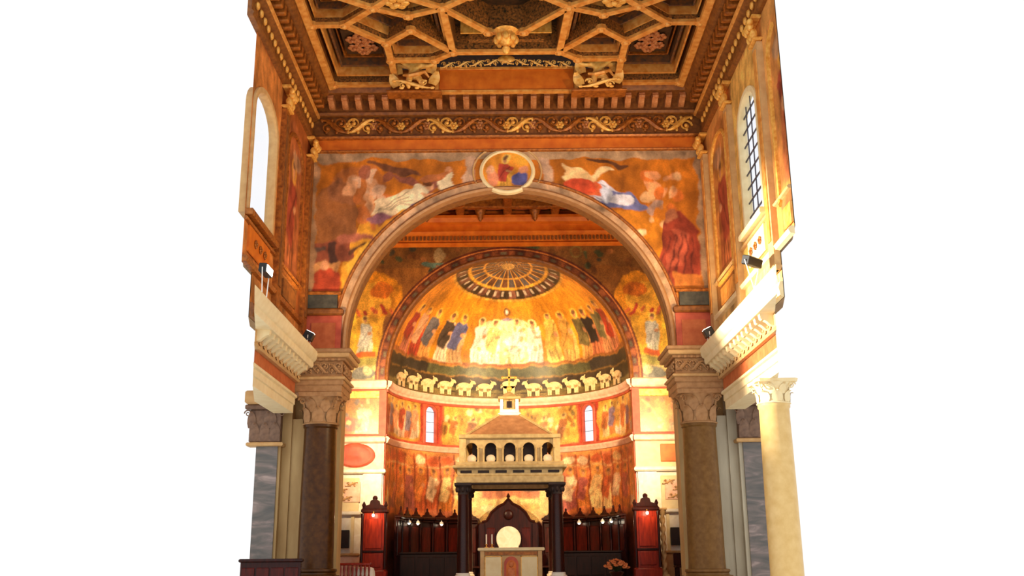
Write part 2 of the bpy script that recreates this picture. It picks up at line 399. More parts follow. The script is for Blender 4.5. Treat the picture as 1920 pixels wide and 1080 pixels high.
def scroll_mesh(name, L, H, m, flip=1):
    """acanthus scroll in the xz plane: main S stem, two spirals and side leaves"""
    mb = MB(); pts = []; rs = []
    for k in range(19):
        t = k/18; pts.append((flip*(-L*.42+L*.84*t), -.03, -H*.32*math.cos(t*PI))); rs.append(H*.10*(.4+math.sin(t*PI)))
    mb.tube(pts, rs, 6)
    for sg in (-1, 1):
        p = []; q = []
        for k in range(16):
            a = k*.5; r = H*.30*(1-.8*k/15); p.append((flip*sg*L*.24+r*math.cos(a)*sg, -.03, -sg*H*.12*flip*flip+r*math.sin(a))); q.append(H*.055*(1-.4*k/15))
        mb.tube(p, q, 5)
        mb.ball((flip*sg*L*.24, -.05, -sg*H*.12), H*.1, H*.1, H*.1, 8, 5)
    for k in range(6):
        x = -L*.45+L*.18*k; mb.ball((flip*x, -.02, H*(.3 if k % 2 else -.3)), L*.06, .04, H*.11, 8, 4)
    return mb.mesh(name, m)
def box_mesh(name, sx, sy, sz, m, b=.015):
    mb = MB(); mb.bbox(-sx/2, sx/2, -sy/2, sy/2, 0, sz, b); return mb.mesh(name, m, False)

# ================================================================== SETTING
WX = 6.85                    # half width of the nave
YA = 32.0                    # triumphal arch wall
YB = 40.0                    # apse wall
AR, AZ = 5.43, 8.58          # arch radius, arch centre height
CR, CZ = 5.0, 9.0            # apse radius, conch centre height
GOLD = lin(214,132,28); GOLD2 = lin(236,166,52); ORANGE = lin(206,112,22)

# ---- floor
mb = MB(); mb.box(-9, 9, 24.6, 33.0, -.3, 0)
fl = mb.build('floor', M['floor'], smooth=False); tag(fl, 'pale patterned marble nave floor', 'floor', kind='structure')
mb = MB(); mb.box(-9, 9, 33.6, YB+.5, -.3, .9); mb.box(-9, 9, 33.3, 33.6, -.3, .6); mb.box(-9, 9, 33.0, 33.3, -.3, .3)
mb.prism([(4.99*math.sin(a), 40.5+math.sqrt(max(0, 4.99**2-(4.99*math.sin(a))**2))-.5) for a in np.linspace(-PI/2, PI/2, 25)], lambda x, y: (x, y, -.3), lambda x, y: (x, y, .9))
fp = mb.build('floor_presbytery', M['floor'], smooth=False); tag(fp, 'raised marble presbytery floor with three steps', 'floor', kind='structure')

# ---- triumphal arch wall, painted face
def arch_section(u0, u1, nu, nv, z_lo, z_top, arch, Y, R, ZC):
    t = np.linspace(u0, u1, nu)
    x = R*np.sin(t) if arch else t
    lo = ZC+np.sqrt(np.maximum(R*R-x*x, 0)) if arch else np.full(nu, z_lo)
    v = np.linspace(0, 1, nv)[:, None]
    Xg = np.repeat(x[None, :], nv, 0); Zg = lo[None, :]*(1-v)+z_top*v
    return Xg, Zg, np.stack([Xg, np.full_like(Xg, Y), Zg], -1)
def paint_archwall(X, Z, seed):
    c = Canvas(X, Z, lin(194,110,26), seed, .28, 5, warp=.075)
    c.ell(-3.0, 12.6, 2.2, 1.0, GOLD2, .55); c.ell(-4.7, 11.0, .9, 1.6, GOLD2, .7); c.ell(4.2, 12.2, 1.6, 1.0, GOLD, .6)
    # left: hazy group, airborne figure with blue drapery, buildings and a seated robed figure
    c.ell(-5.2, 14.2, 1.1, .7, lin(176,104,60), .6); c.ell(-5.9, 13.0, .7, 1.5, lin(120,82,60), .55)
    c.speck(-5.6, -4.0, 12.8, 14.6, 26, .22, [lin(226,160,110), lin(200,110,50), lin(232,180,140), lin(150,84,60)], 5)
    c.flying(-3.35, 13.75, 2.0, 1, lin(236,212,170), lin(238,206,160), lin(150,84,64))
    c.ell(-2.1, 14.35, .32, .38, lin(240,214,170)); c.ell(-2.05, 14.75, .14, .17, lin(210,140,92)); c.ell(-2.5, 14.5, .5, .16, lin(190,110,60), 1, .3)
    c.poly([(-3.7, 13.0), (-2.2, 13.35), (-2.6, 13.6), (-3.4, 13.5)], lin(98,104,158)); c.poly([(-3.4, 13.1), (-2.6, 13.3), (-2.9, 13.42)], lin(168,166,190))
    c.ell(-4.5, 13.05, .5, .14, lin(150,96,110), .9, .1); c.ell(-3.9, 14.75, .9, .12, lin(110,66,44), .9, -.25)
    c.rect(-6.6, -5.3, 11.4, 12.25, lin(140,72,48)); c.rect(-6.05, -5.75, 11.2, 12.2, lin(78,48,38)); c.rect(-6.6, -6.15, 11.9, 12.1, lin(96,70,58))
    c.poly([(-5.6, 12.0), (-4.4, 12.35), (-4.7, 12.5), (-5.7, 12.3)], lin(170,96,70)); c.line(-5.4, 11.7, -4.3, 12.3, .1, lin(84,52,34))
    c.poly([(-5.4, 10.9), (-4.5, 12.0), (-4.75, 12.1), (-5.55, 11.2)], lin(236,176,60))
    c.rect(-6.6, -5.7, 10.95, 11.45, lin(190,130,76)); c.poly([(-6.6, 10.4), (-5.6, 10.4), (-5.65, 11.0), (-6.0, 11.25), (-6.6, 11.0)], lin(170,64,36)); c.ell(-6.2, 11.3, .16, .2, lin(206,140,96))
    # right: airborne figure in red and pale blue, standing figure in a red mantle
    c.flying(3.1, 13.9, 2.0, -1, lin(214,96,52), lin(206,196,206), lin(236,196,140))
    c.poly([(2.3, 13.7), (3.0, 14.25), (2.5, 14.75), (2.0, 15.0), (1.9, 14.6)], lin(236,190,130)); c.ell(2.5, 14.1, .55, .24, lin(206,76,42), 1, -.3)
    c.poly([(2.9, 13.35), (3.4, 13.3), (4.9, 13.2), (4.3, 13.85), (3.5, 14.0)], lin(112,112,158)); c.ell(3.9, 13.6, .5, .22, lin(214,206,214), 1, -.2); c.ell(3.35, 13.75, .2, .25, lin(196,196,210))
    c.speck(4.7, 6.0, 12.7, 14.6, 24, .2, [lin(226,150,96), lin(206,106,40), lin(190,150,130), lin(232,176,120)], 9)
    c.ell(4.4, 12.4, .28, .12, lin(238,206,150), 1, .4); c.ell(3.6, 14.95, .8, .09, lin(96,56,30), 1, -.1)
    c.poly([(4.9, 10.5), (6.4, 10.45), (6.6, 11.4), (6.5, 12.6), (6.1, 13.05), (5.5, 12.9), (5.1, 12.2), (5.2, 11.4)], lin(150,58,36)); c.poly([(5.3, 11.0), (5.9, 11.2), (6.2, 12.4), (5.6, 12.5)], lin(176,80,54))
    for k in range(5): c.line(5.2+.25*k, 10.6, 5.4+.22*k, 12.3, .06, lin(104,40,28))
    c.ell(5.7, 12.95, .2, .24, lin(176,104,68)); c.rect(5.6, 6.5, 10.4, 10.9, lin(206,120,50))
    # borders
    c.rect(-6.9, 6.9, 15.12, 15.5, lin(176,140,104)); c.rect(-6.9, -6.6, 10.3, 15.2, lin(168,122,84)); c.rect(6.55, 6.9, 10.3, 15.2, lin(168,128,92))
    for sg in (-1, 1): c.rect(min(sg*1.15, sg*1.5), max(sg*1.15, sg*1.5), 13.9, 15.2, lin(190,150,120))
    d = np.hypot(X, Z-AZ)
    c.mask((d < AR+.42) & (Z > AZ), lin(192,150,112)); c.mask((d < AR+.46) & (d > AR+.41) & (Z > AZ), lin(126,70,40))
    return c
core = MB()
pl = [(AR*math.cos(a), AZ+AR*math.sin(a)) for a in np.linspace(0, PI, 49)]
outer = [(9.0 if x > 0 else -9.0, z) for x, z in pl]
def arch_slab(mb, y0, y1, R, ZC, half, zlo, ztop, n=48):
    """wall slab with an arched opening"""
    A = np.linspace(0, PI, n+1)
    inn = [(R, zlo)]+[(R*math.cos(a), ZC+R*math.sin(a)) for a in A]+[(-R, zlo)]
    def out(i):
        if i == 0: return (half, zlo)
        if i == len(inn)-1: return (-half, zlo)
        x, z = inn[i]; return (max(-half, min(half, x*half/R)), ztop) if 0 < i-1 < n else ((half, ztop) if x > 0 else (-half, ztop))
    ou = [out(i) for i in range(len(inn))]
    vs = []; fs = []; m = len(inn)
    for y in (y0, y1):
        vs += [(x, y, z) for x, z in inn]+[(x, y, z) for x, z in ou]
    for i in range(m-1):
        fs += [(i, i+1, m+i+1, m+i), (2*m+i, 3*m+i, 3*m+i+1, 2*m+i+1), (i, 2*m+i, 2*m+i+1, i+1), (m+i, m+i+1, 3*m+i+1, 3*m+i)]
    fs += [(0, m, 3*m, 2*m), (m-1, 3*m-1, 4*m-1, 2*m-1)]
    mb.add(vs, fs)
arch_slab(core, YA+.03, YA+.8, AR, AZ, 7.1, 8.05, 18.0)
wa = core.build('wall_arch', M['orange'], smooth=False); tag(wa, 'painted triumphal arch wall between nave and crossing', 'arch wall', kind='structure')
ztop = 15.5
for nm, arch, u0, u1, nu in (('fresco', True, -PI/2, PI/2, 360), ('fresco', False, -WX-.05, -AR, 46), ('fresco', False, AR, WX+.05, 46)):
    X, Z, P = arch_section(u0, u1, nu, 150 if arch else 190, AZ-.01, ztop, arch, YA, AR, AZ)
    surf(nm, P, paint_archwall(X, Z, 21), M['fresco'], wa)
# archivolt mouldings (sweeps of a profile around the arch)
def arch_maps(R, ZC, Y, z0=None, n=72):
    ms = []
    if z0 is not None: ms.append(lambda a, b: (R+a, Y+b, z0))
    for k in range(n+1):
        t = PI*k/n; ms.append(lambda a, b, t=t: ((R+a)*math.cos(t), Y+b, ZC+(R+a)*math.sin(t)))
    if z0 is not None: ms.append(lambda a, b: (-(R+a), Y+b, z0))
    return ms
mb = MB(); mb.sweep([(-.02, .3), (-.02, -.06), (.05, -.1), (.1, -.06), (.13, -.02), (.13, .0)], arch_maps(AR, AZ, YA, 8.06))
mb.build('archivolt', M['mauve'], wa)
mb = MB(); mb.sweep([(-.03, .8), (-.03, .32), (.0, .3), (.0, .8)], arch_maps(AR, AZ, YA, 8.06)); mb.build('intrados', M['brown'], wa)
mb = MB(); mb.sweep([(.34, -.0), (.36, -.04), (.41, -.05), (.43, 0)], arch_maps(AR, AZ, YA)); mb.build('outer_moulding', M['gilt_dark'], wa)
# roundel with frame above the crown
n = 56; rr = np.linspace(0, 1, 30)[:, None]; aa = np.linspace(0, 2*PI, n*2)[None, :]
X = .84*rr*np.cos(aa); Z = 14.66+.66*rr*np.sin(aa)*1.06
c = Canvas(X, Z, lin(222,140,44), 4, .2, 5); c.standing(0, 14.0, 1.25, lin(226,160,60), lin(190,70,50), halo=lin(240,190,90)); c.ell(-.42, 14.4, .22, .3, lin(214,130,90)); c.ell(.44, 14.4, .25, .26, lin(92,90,150)); c.ell(.5, 14.75, .14, .16, lin(216,140,100)); c.ell(-.5, 14.75, .14, .16, lin(216,150,110))
surf('roundel', np.stack([X, np.full_like(X, YA-.05), Z], -1), c, M['fresco'], wa)
mb = MB(); mb.sweep([(0, .05), (0, -.07), (.05, -.1), (.12, -.07), (.15, 0.05)], [lambda a, b, t=t: ((.84+a)*math.cos(t), YA+b, 14.66+(.70+a)*math.sin(t)) for t in np.linspace(0, 2*PI, 49)[:-1]], loop=True)
mb.build('roundel_frame', M['cream'], wa)
mb = MB(); mb.sweep([(0, .05), (0, -.03), (.05, -.05), (.07, 0.05)], [lambda a, b, t=t: ((1.16+a)*math.cos(t), YA+b, 14.66+(.94+a)*math.sin(t)) for t in np.linspace(-.15*PI, 1.15*PI, 41)])
mb.build('roundel_border', M['cream_dim'], wa)
# lower piers of the arch wall: panels, slabs, cornice pieces
for s in (-1, 1):
    g = lambda a, b: (min(a*s, b*s), max(a*s, b*s))
    x0, x1 = g(5.46, 8.0 if s < 0 else 8.6); mb = MB(); mb.box(x0, x1, YA+.02, YA+.8, 0, 8.05); mb.build('pier', M['beige'], wa, False)
    x0, x1 = g(5.56, 6.85); mb = MB(); mb.box(x0, x1, YA-.06, YA+.03, 8.05, 9.72); mb.build('pier_panel', M['redpaint'], wa, False)
    x0, x1 = g(5.75, 6.55); mb = MB(); mb.box(x0, x1, YA-.1, YA-.06, 8.3, 9.3); mb.build('pier_inset', M['red_band'], wa, False)
    x0, x1 = g(5.50, 6.85); mb = MB(); mb.bbox(x0, x1, YA-.2, YA+.03, 9.55, 9.78, .05); mb.build('pier_ledge', M['brown'], wa, False)
    x0, x1 = g(5.72, 6.78); mb = MB(); mb.box(x0, x1, YA-.12, YA-.02, 9.8, 10.26); mb.build('inscription_slab', M['slate'], wa, False)
    x0, x1 = g(5.60, 6.85); mb = MB(); mb.bbox(x0, x1, YA-.16, YA-.0, 10.26, 10.38, .03); mb.build('slab_moulding', M['gilt_dark'], wa, False)

# ---- frieze and cornice over the arch wall
tr = MB(); tr.box(-WX, WX, YA-.06, YA+.02, 15.42, 15.9)
fr = tr.build('trim_1', M['orange'], smooth=False); tag(fr, 'orange band, carved gilt frieze and bracketed cornice above the arch', 'cornice', kind='structure')
mb = MB(); mb.sweep([(0, 15.4), (-.1, 15.42), (-.12, 15.46), (-.06, 15.5), (0, 15.5)], [lambda a, b, x=x: (x, YA+a, b) for x in (-WX, WX)]); mb.build('lower_moulding', M['gilt_dark'], fr)
mb = MB(); mb.box(-WX, WX, YA-.1, YA+.02, 15.9, 16.72); mb.build('frieze', M['brown'], fr, False)
mb = MB(); mb.sweep([(.02, 15.86), (-.2, 15.88), (-.24, 15.94), (-.12, 16.0), (.02, 16.0)], [lambda a, b, x=x: (x, YA+a, b) for x in (-WX, WX)]); mb.build('frieze_moulding', M['gilt_dark'], fr)
for k in range(14):
    sm = scroll_mesh('scroll', .98, .74, M['gilt'] if k % 3 == 1 else M['gilt_dark'], 1 if k % 2 else -1)
    put('scroll', sm, fr, (-6.05+.93*k, YA-.13, 16.36))
    if k: put('frieze_rosette', rosette_mesh('frieze_rosette', .17, M['gilt'] if k % 2 else M['modillion'], 6, True), fr, (-6.05+.93*(k-.5), YA-.12, 16.36), (PI/2, 0, 0))
mb = MB(); mb.sweep([(.02, 16.70), (-.28, 16.72), (-.34, 16.80), (-.26, 16.86), (-.26, 17.28), (-.85, 17.30), (-.92, 17.36), (-.95, 17.46), (-.9, 17.52), (.02, 17.52)], [lambda a, b, x=x: (x, YA+a, b) for x in (-WX, WX)])
mb.build('cornice', M['brown'], fr)
def modillion_mesh(name, m):
    mb = MB(); prof = [(0, 0), (-.18, .02), (-.3, .1), (-.5, .2), (-.54, .3), (-.52, .36), (0, .36)]
    mb.prism(prof, lambda a, b: (-.1, a, b), lambda a, b: (.1, a, b)); mb.tube([(-.1, -.47, .23), (.1, -.47, .23)], .085, 8); return mb.mesh(name, m)
mo = modillion_mesh('modillion', M['modillion'])
for k in range(27): put('modillion', mo, fr, (-6.11+.47*k, YA-.24, 16.92))

# ---- nave ceiling
ZR, ZP = 17.45, 18.4
mb = MB(); mb.box(-WX-.4, WX+.4, 22.9, YA+.8, ZP, ZP+.3)
ce = mb.build('ceiling', M['coffer'], smooth=False); tag(ce, 'dark coffered timber ceiling with gilded star ribs', 'ceiling', kind='structure')
N = dict(A=(4.95,27.0), E=(3.95,26.05), B=(3.8,28.13), C=(2.95,27.33), D=(1.72,28.75), F=(1.88,26.08), G=(.55,27.5), V=(2.95,26.5), L=(5.95,27.0), T=(5.0,25.35), F2=(1.05,25.45),
         Q=(3.78,29.25), R=(2.35,29.25), LT=(5.95,25.35), K=(3.78,30.95), E2=(3.2,25.3), T2=(5.0,24.4), F3=(1.05,24.3), E3=(3.2,24.3), KL=(5.95,30.95))
def rib(p, q, w=.21, z=ZR, m=None, zt=ZP+.05):
    p, q = Vector((*p, 0)), Vector((*q, 0)); d = (q-p).normalized(); nn = Vector((-d.y, d.x, 0))*w/2
    p = p-d*w*.35; q = q+d*w*.35
    mb = MB(); v = [p-nn, p+nn, q+nn, q-nn]
    vs = [(x.x, x.y, z) for x in v]+[(x.x, x.y, z+.1) for x in v]
    v2 = [p-nn*.8, p+nn*.8, q+nn*.8, q-nn*.8]; vs += [(x.x, x.y, z+.1) for x in v2]+[(x.x, x.y, zt) for x in v2]
    mb.add(vs, [(0,1,2,3), (0,4,5,1), (1,5,6,2), (2,6,7,3), (3,7,4,0), (4,8,9,5), (5,9,10,6), (6,10,11,7), (7,11,8,4)], 0)
    mb.add(vs[8:], [(0,4,5,1), (1,5,6,2), (2,6,7,3), (3,7,4,0)], 1)
    return mb.build('rib', [m or M['rib'], M['coffer_green']], ce, False)
edges = 'AL AE AB BC CD DF FG EV VF ET FF2 BQ DR CV'.split()
prs = [('A','L'),('A','E'),('A','B'),('B','C'),('C','D'),('D','F'),('F','G'),('E','V'),('V','F'),('E','T'),('F','F2'),('B','Q'),('D','R'),('T','LT'),('T','T2'),('F2','F3'),('E','E2'),('F','E2'),('E2','E3'),('Q','R'),('Q','K'),('K','KL')]
for a, b in prs:
    for s in (-1, 1): rib((s*N[a][0], N[a][1]), (s*N[b][0], N[b][1]))
rib((-N['D'][0], N['D'][1]), N['D']); rib((-N['G'][0], N['G'][1]), N['G']); rib((-N['F2'][0], N['F2'][1]), N['F2'])
bo = MB(); bo.lathe([(.17, ZR-.02), (.17, ZR+.12)], n=8); bo.lathe([(.1, ZR-.02), (.08, ZR-.07), (.03, ZR-.09)], n=8); bo = bo.mesh('rib_boss', M['rib'])
for kk in N:
    for s in (-1, 1): put('rib_boss', bo, ce, (s*N[kk][0], N[kk][1], 0))
def frame(poly, k, z, w, m, name='coffer_moulding'):
    cx = sum(p[0] for p in poly)/len(poly); cy = sum(p[1] for p in poly)/len(poly)
    mb = MB(); n = len(poly); o = [(cx+(x-cx)*k, cy+(y-cy)*k) for x, y in poly]; kk = k-w
    i = [(cx+(x-cx)*kk, cy+(y-cy)*kk) for x, y in poly]
    vs = [(*p, z) for p in o]+[(*p, z) for p in i]+[(*p, ZP+.02) for p in o]+[(*p, ZP+.02) for p in i]; fs = []
    for a in range(n):
        b = (a+1) % n; fs += [(a, b, n+b, n+a), (a, 2*n+a, 2*n+b, b), (n+a, n+b, 3*n+b, 3*n+a)]
    mb.add(vs, fs); return mb.build(name, m, ce, False)
polys = [['L','A','B','Q','K',(5.95,30.95)], ['L','A','E','T','LT'], ['A','E','V','F','D','C','B'], ['B','C','D','R','Q'], ['E','V','F','E2']]
ros = rosette_mesh('rosette', .24, M['modillion']); rosb = rosette_mesh('rosette', .3, M['gilt'])
for pi_, pg in enumerate(polys):
    for s in (-1, 1):
        p = [((N[q][0]*s, N[q][1]) if isinstance(q, str) else (q[0]*s, q[1])) for q in pg]
        for k, (f, z, w, m) in enumerate(((.88, 17.7, .05, 'rib'), (.75, 17.92, .06, 'coffer_blue'), (.62, 18.12, .04, 'gilt_dark'))): frame(p, f, z, w, M[m])
        cx = sum(a for a, _ in p)/len(p); cy = sum(b for _, b in p)/len(p)
        if pi_ == 0:
            for dx, dy in ((0, 0), (-.35, -.3), (.35, -.3), (-.35, .35), (.35, .35), (0, .65), (0, -.6)): put('rosette', ros, ce, (cx+dx*.8, cy+dy*.8, ZP-.45))
            b_ = MB(); b_.box(cx-.6, cx+.6, cy-.75, cy+.8, ZP-.42, ZP+.01); b_.build('coffer_panel', M['coffer'], ce, False)
        else: put('rosette', rosb if pi_ != 2 else ros, ce, (cx, cy, ZP-.06), scale=(.7, .7, .7) if pi_ == 4 else None)
for s in (-1, 1): put('rosette', rosb, ce, (s*3.2, 25.75, 17.5), scale=(1.3, 1.1, 1))
cp = [(-1.6, 28.5), (1.6, 28.5), (1.72, 26.4), (.5, 27.75), (-.5, 27.75), (-1.72, 26.4)]
mb = MB(); mb.box(-1.45, 1.45, 28.05, 28.12, 17.8, ZP); mb.build('coffer_moulding', M['gilt'], ce, False)
mb = MB(); mb.box(-1.2, 1.2, 28.3, 28.5, 17.7, ZP); mb.build('coffer_moulding', M['coffer_green'], ce, False)
mb = MB()   # gilded pendant boss on the axis
mb.lathe([(.04, 16.75), (.1, 16.8), (.13, 16.92), (.08, 17.02), (.2, 17.12), (.3, 17.28), (.26, 17.4), (.34, 17.46), (.4, 17.5)], (0, 27.5, 0), 16)
for k in range(8):
    a = k*PI/4; mb.ball((.3*math.cos(a), 27.5+.3*math.sin(a), 17.22), .1, .1, .14, 8, 5)
mb.build('pendant_boss', M['gilt'], ce)
# side cornices of the ceiling
for s, y0 in ((-1, 23.4), (1, 22.4)):
    mp = [lambda a, b, y=y: (s*(WX-a), y, b) for y in (y0, YA-.2)]
    pf = [(-.05, 15.72), (.1, 15.74), (.14, 15.82), (.06, 15.9), (.06, 16.5), (.2, 16.56), (.26, 16.66), (.2, 16.7), (.2, 17.14), (.6, 17.2), (.68, 17.3), (.7, 17.42), (.92, 17.46), (.92, ZP), (-.05, ZP)]
    mb = MB(); mb.sweep(pf, mp); mb.build('side_cornice', M['brown'], ce)
    mb = MB(); mb.sweep([(.7, 17.40), (.74, 17.36), (.94, 17.40), (.96, 17.5), (.7, 17.5)], mp); mb.build('cornice_fillet', M['rib'], ce)
    mb = MB(); mb.sweep([(.2, 16.6), (.28, 16.62), (.3, 16.70), (.2, 16.72)], mp); mb.build('cornice_fillet', M['rib'], ce)
    dm = box_mesh('dentil', .34, .2, .34, M['gilt_dark'], .04); eg = MB(); eg.ball((0, 0, 0), .07, .1, .12, 8, 6); em = eg.mesh('egg', M['gilt'])
    k = 0; y = y0+.2
    while y < YA-.8:
        put('dentil', dm, ce, (s*(WX-.36), y, 16.78)); put('egg', em, ce, (s*(WX-.11), y+.2, 16.22)); y += .40

# ---- gilded tablet held by two winged cherubs, on the ceiling end
tb = thing('ceiling_tablet', 'plain orange tablet with gilt scroll crest between two winged cherubs', 'tablet', (0, 30.45, 16.92))
mb = MB(); mb.bbox(-2.3, 2.3, 0, .14, .06, .86, .03); mb.build('board', M['orange'], tb, False)
mb = MB(); mb.box(-2.42, 2.42, -.05, .14, -.0, .07); mb.box(-2.42, -2.3, -.05, .14, .07, .86); mb.box(2.3, 2.42, -.05, .14, .07, .86); mb.build('frame', M['rib'], tb, False)
mb = MB(); mb.box(-2.42, 2.42, -.05, .14, .85, .93); mb.build('top_rail', M['rib'], tb, False)
for k in range(9):
    put('crest_scroll', scroll_mesh('crest_scroll', .52, .30, M['gilt_bright'], 1 if k < 4 else -1), tb, (-2.0+.5*k, -.04, 1.0+.12*(1-abs(k-4)/4)))
mb = MB(); mb.ball((0, -.04, 1.22), .3, .1, .16, 12, 7); mb.ball((0, -.04, 1.42), .12, .08, .1, 8, 5); mb.build('crest_shell', M['gilt'], tb)
def cherub(s):
    t = thing('cherub', 'gilded winged cherub beside the plain orange ceiling tablet', 'sculpture', (s*3.1, 30.05, 16.82), group='cherubs beside the ceiling tablet'); t.scale = (1.18, 1.2, 1.05)
    J = [(0,0,.52), (0,-.02,.68), (0,-.03,.86), (0,-.04,.97), (0,-.06,1.1),
         (-s*.2,-.04,.86), (-s*.4,-.08,.80), (-s*.6,-.1,.90), (s*.2,-.04,.86), (s*.36,-.06,.98), (s*.46,-.08,1.18),
         (-.11,-.02,.46), (-.15,-.12,.24), (-.14,-.03,.03), (.11,-.02,.46), (.2,-.12,.26), (.26,-.02,.04)]
    R = [.15,.14,.14,.07,.135,.08,.065,.05,.08,.065,.05,.11,.085,.05,.11,.085,.05]
    E_ = [(0,1),(1,2),(2,3),(3,4),(2,5),(5,6),(6,7),(2,8),(8,9),(9,10),(0,11),(11,12),(12,13),(0,14),(14,15),(15,16)]
    me = bpy.data.meshes.new('body'); me.from_pydata(J, E_, []); me.materials.append(M['gilt_bright']); o = put('body', me, t)
    sk = o.modifiers.new('skin', 'SKIN'); sk.use_smooth_shade = True
    for i, r in enumerate(R): me.skin_vertices[0].data[i].radius = (r*1.0, r*1.0)
    me.skin_vertices[0].data[0].use_root = True
    o.modifiers.new('sub', 'SUBSURF').levels = 2; o.modifiers['sub'].render_levels = 2
    for w in (-1, 1):
        mb = MB()
        for k in range(5):
            a = .5+.28*k; mb.tube([(w*.08, .06, .8), (w*(.1+.34*math.cos(a)), .1, .82+.34*math.sin(a)*.7), (w*(.1+.6*math.cos(a)), .12, .80+.55*math.sin(a)*.7)], [.05, .075, .03], 6)
        mb.build('wing', M['gilt_bright'], t)
    mb = MB(); mb.tube([(-.3,-.05,.5), (-.12,-.14,.44), (.12,-.15,.5), (.3,-.05,.62), (.42,.0,.45)], [.04,.07,.08,.06,.03], 7); mb.build('drape', M['rib'], t)
    mb = MB(); mb.bbox(-.78, .78, -.02, .45, -.06, .02, .02); mb.box(-.7, .7, .3, .45, .0, .9); mb.build('backing', M['gilt_dark'], t, False)
    put('scroll', scroll_mesh('scroll', 1.2, .4, M['gilt_bright'], s), t, (0, -.2, .08))
    for dx, dz in ((-.5, .42), (.5, .5), (-.45, .85), (.42, .9)): put('leaf', leaf_mesh('leaf', .3, .4, .3, M['gilt_bright']), t, (dx, .15, dz-.2), (0, dx*.8, 0))
    return t
cherub(-1); cherub(1)

# ---- upper nave walls
def nave_wall(s, y0, nm, yl):   # yl: where the part below the string course ends
    side = 'left' if s < 0 else 'right'
    Ys = np.arange(y0, YA+.001, .05); Zs = np.arange(7.9, 15.76, .05); Yg, Zg = np.meshgrid(Ys, Zs)
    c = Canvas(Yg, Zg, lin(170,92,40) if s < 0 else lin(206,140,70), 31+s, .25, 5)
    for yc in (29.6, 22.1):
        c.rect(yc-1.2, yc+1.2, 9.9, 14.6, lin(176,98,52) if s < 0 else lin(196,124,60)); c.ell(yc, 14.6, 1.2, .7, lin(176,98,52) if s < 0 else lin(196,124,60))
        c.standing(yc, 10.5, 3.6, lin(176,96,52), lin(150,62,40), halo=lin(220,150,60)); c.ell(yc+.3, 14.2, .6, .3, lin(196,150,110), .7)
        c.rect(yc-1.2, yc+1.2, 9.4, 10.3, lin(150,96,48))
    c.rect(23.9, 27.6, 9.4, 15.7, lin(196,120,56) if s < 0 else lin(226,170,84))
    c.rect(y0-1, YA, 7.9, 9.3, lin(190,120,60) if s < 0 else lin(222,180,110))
    wy, ww, z0, z1 = 25.75, 1.25 if s < 0 else 1.0, 10.6, 13.6
    fy = (Yg[:-1,:-1]+.025); fz = (Zg[:-1,:-1]+.025)
    hole = (np.abs(fy-wy) < ww) & (fz > z0) & (fz < z1) | ((((fy-wy)/ww)**2+((fz-z1)/.8)**2 < 1) & (fz >= z1))
    hole |= (fy < yl) & (fz < 9.3)
    P = np.stack([np.full_like(Yg, s*WX), Yg, Zg], -1)
    core = MB(); xi, xo = s*(WX+.02), s*(WX+.26)
    ya, yb = wy-ww-.1, wy+ww+.9; ye = y0+1.1     # the modelled stretch ends in a mitre
    def plan(pts, za, zb): core.prism(pts, lambda x, y: (x, y, za), lambda x, y: (x, y, zb))
    if ye < ya: plan([(xi, y0), (xi, ya), (xo, ya), (xo, ye)], 9.3, 17.4)
    plan([(xi, yb), (xi, YA+.8), (xo, YA+.8), (xo, yb)], 7.9, 17.4)
    yq = max(ya, y0); yr = max(ya, ye)
    plan([(xi, yq), (xi, yb), (xo, yb), (xo, yr)], 9.3, z0-.1); plan([(xi, yl), (xi, yb), (xo, yb), (xo, yl+1.1)], 7.9, 9.3); plan([(xi, yq), (xi, yb), (xo, yb), (xo, yr)], z1+.95, 17.4)
    w = core.build('wall_'+side, M['masonry'], smooth=False); tag(w, 'upper nave wall on the ' + ('white glazed window' if s < 0 else 'latticed window') + ' side with painted panels and pilasters', 'wall', kind='structure')
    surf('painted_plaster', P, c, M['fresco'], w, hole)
    # window
    wn = MB(); out = [(wy-ww, z0)]+[(wy-ww*math.cos(a), z1+.8*math.sin(a)) for a in np.linspace(0, PI, 17)]+[(wy+ww, z0)]
    wn.sweep([(-.14, -.06), (-.08, -.08), (.0, -.06), (.03, .0), (.01, .2), (-.14, .2)],
             [lambda a, b, p=p: (s*(WX+b), wy+(p[0]-wy)*(1-a*.9), (12.2+(p[1]-12.2)*(1-a*.45))) for p in out], loop=True)
    wo = wn.build('window_'+nm, M['cream'] if s > 0 else M['cream_dim'], smooth=True); tag(wo, 'tall arched nave window ' + ('with plain bright glass' if s < 0 else 'with dark lattice bars'), 'window', kind='structure')
    pn = MB(); pn.prism(out, lambda y, z: (s*(WX+.12), y, z), lambda y, z: (s*(WX+.13), y, z)); pn.build('pane', M['glass'], wo, False)
    if s > 0:
        for k in range(8):
            z = z0+.42+k*.43; hw = ww*.95 if z < z1 else ww*math.sqrt(max(.05, 1-((z-z1)/.8)**2))
            b = MB(); b.box(s*WX+.08, s*WX+.11, wy-hw, wy+hw, z-.022, z+.022); b.build('glazing_bar', M['lead'], wo, False)
        for dy in (-.5, 0, .5):
            b = MB(); b.box(s*WX+.08, s*WX+.11, wy+dy-.015, wy+dy+.015, z0, z1+.8*math.sqrt(1-(dy/ww)**2)); b.build('glazing_bar', M['lead'], wo, False)
    b = MB(); b.bbox(min(s*(WX-.22), s*WX), max(s*(WX-.22), s*WX), wy-ww-.25, wy+ww+.25, z0-.2, z0-.02, .03); b.build('window_sill', M['cream'] if s > 0 else M['gilt_dark'], wo, False)
    b = MB(); b.bbox(min(s*(WX-.06), s*WX), max(s*(WX-.06), s*WX), wy-ww*.9, wy+ww*.9, 9.5, 10.25, .02); b.build('apron_panel', M['cream'] if s > 0 else M['orange'], wo, False)
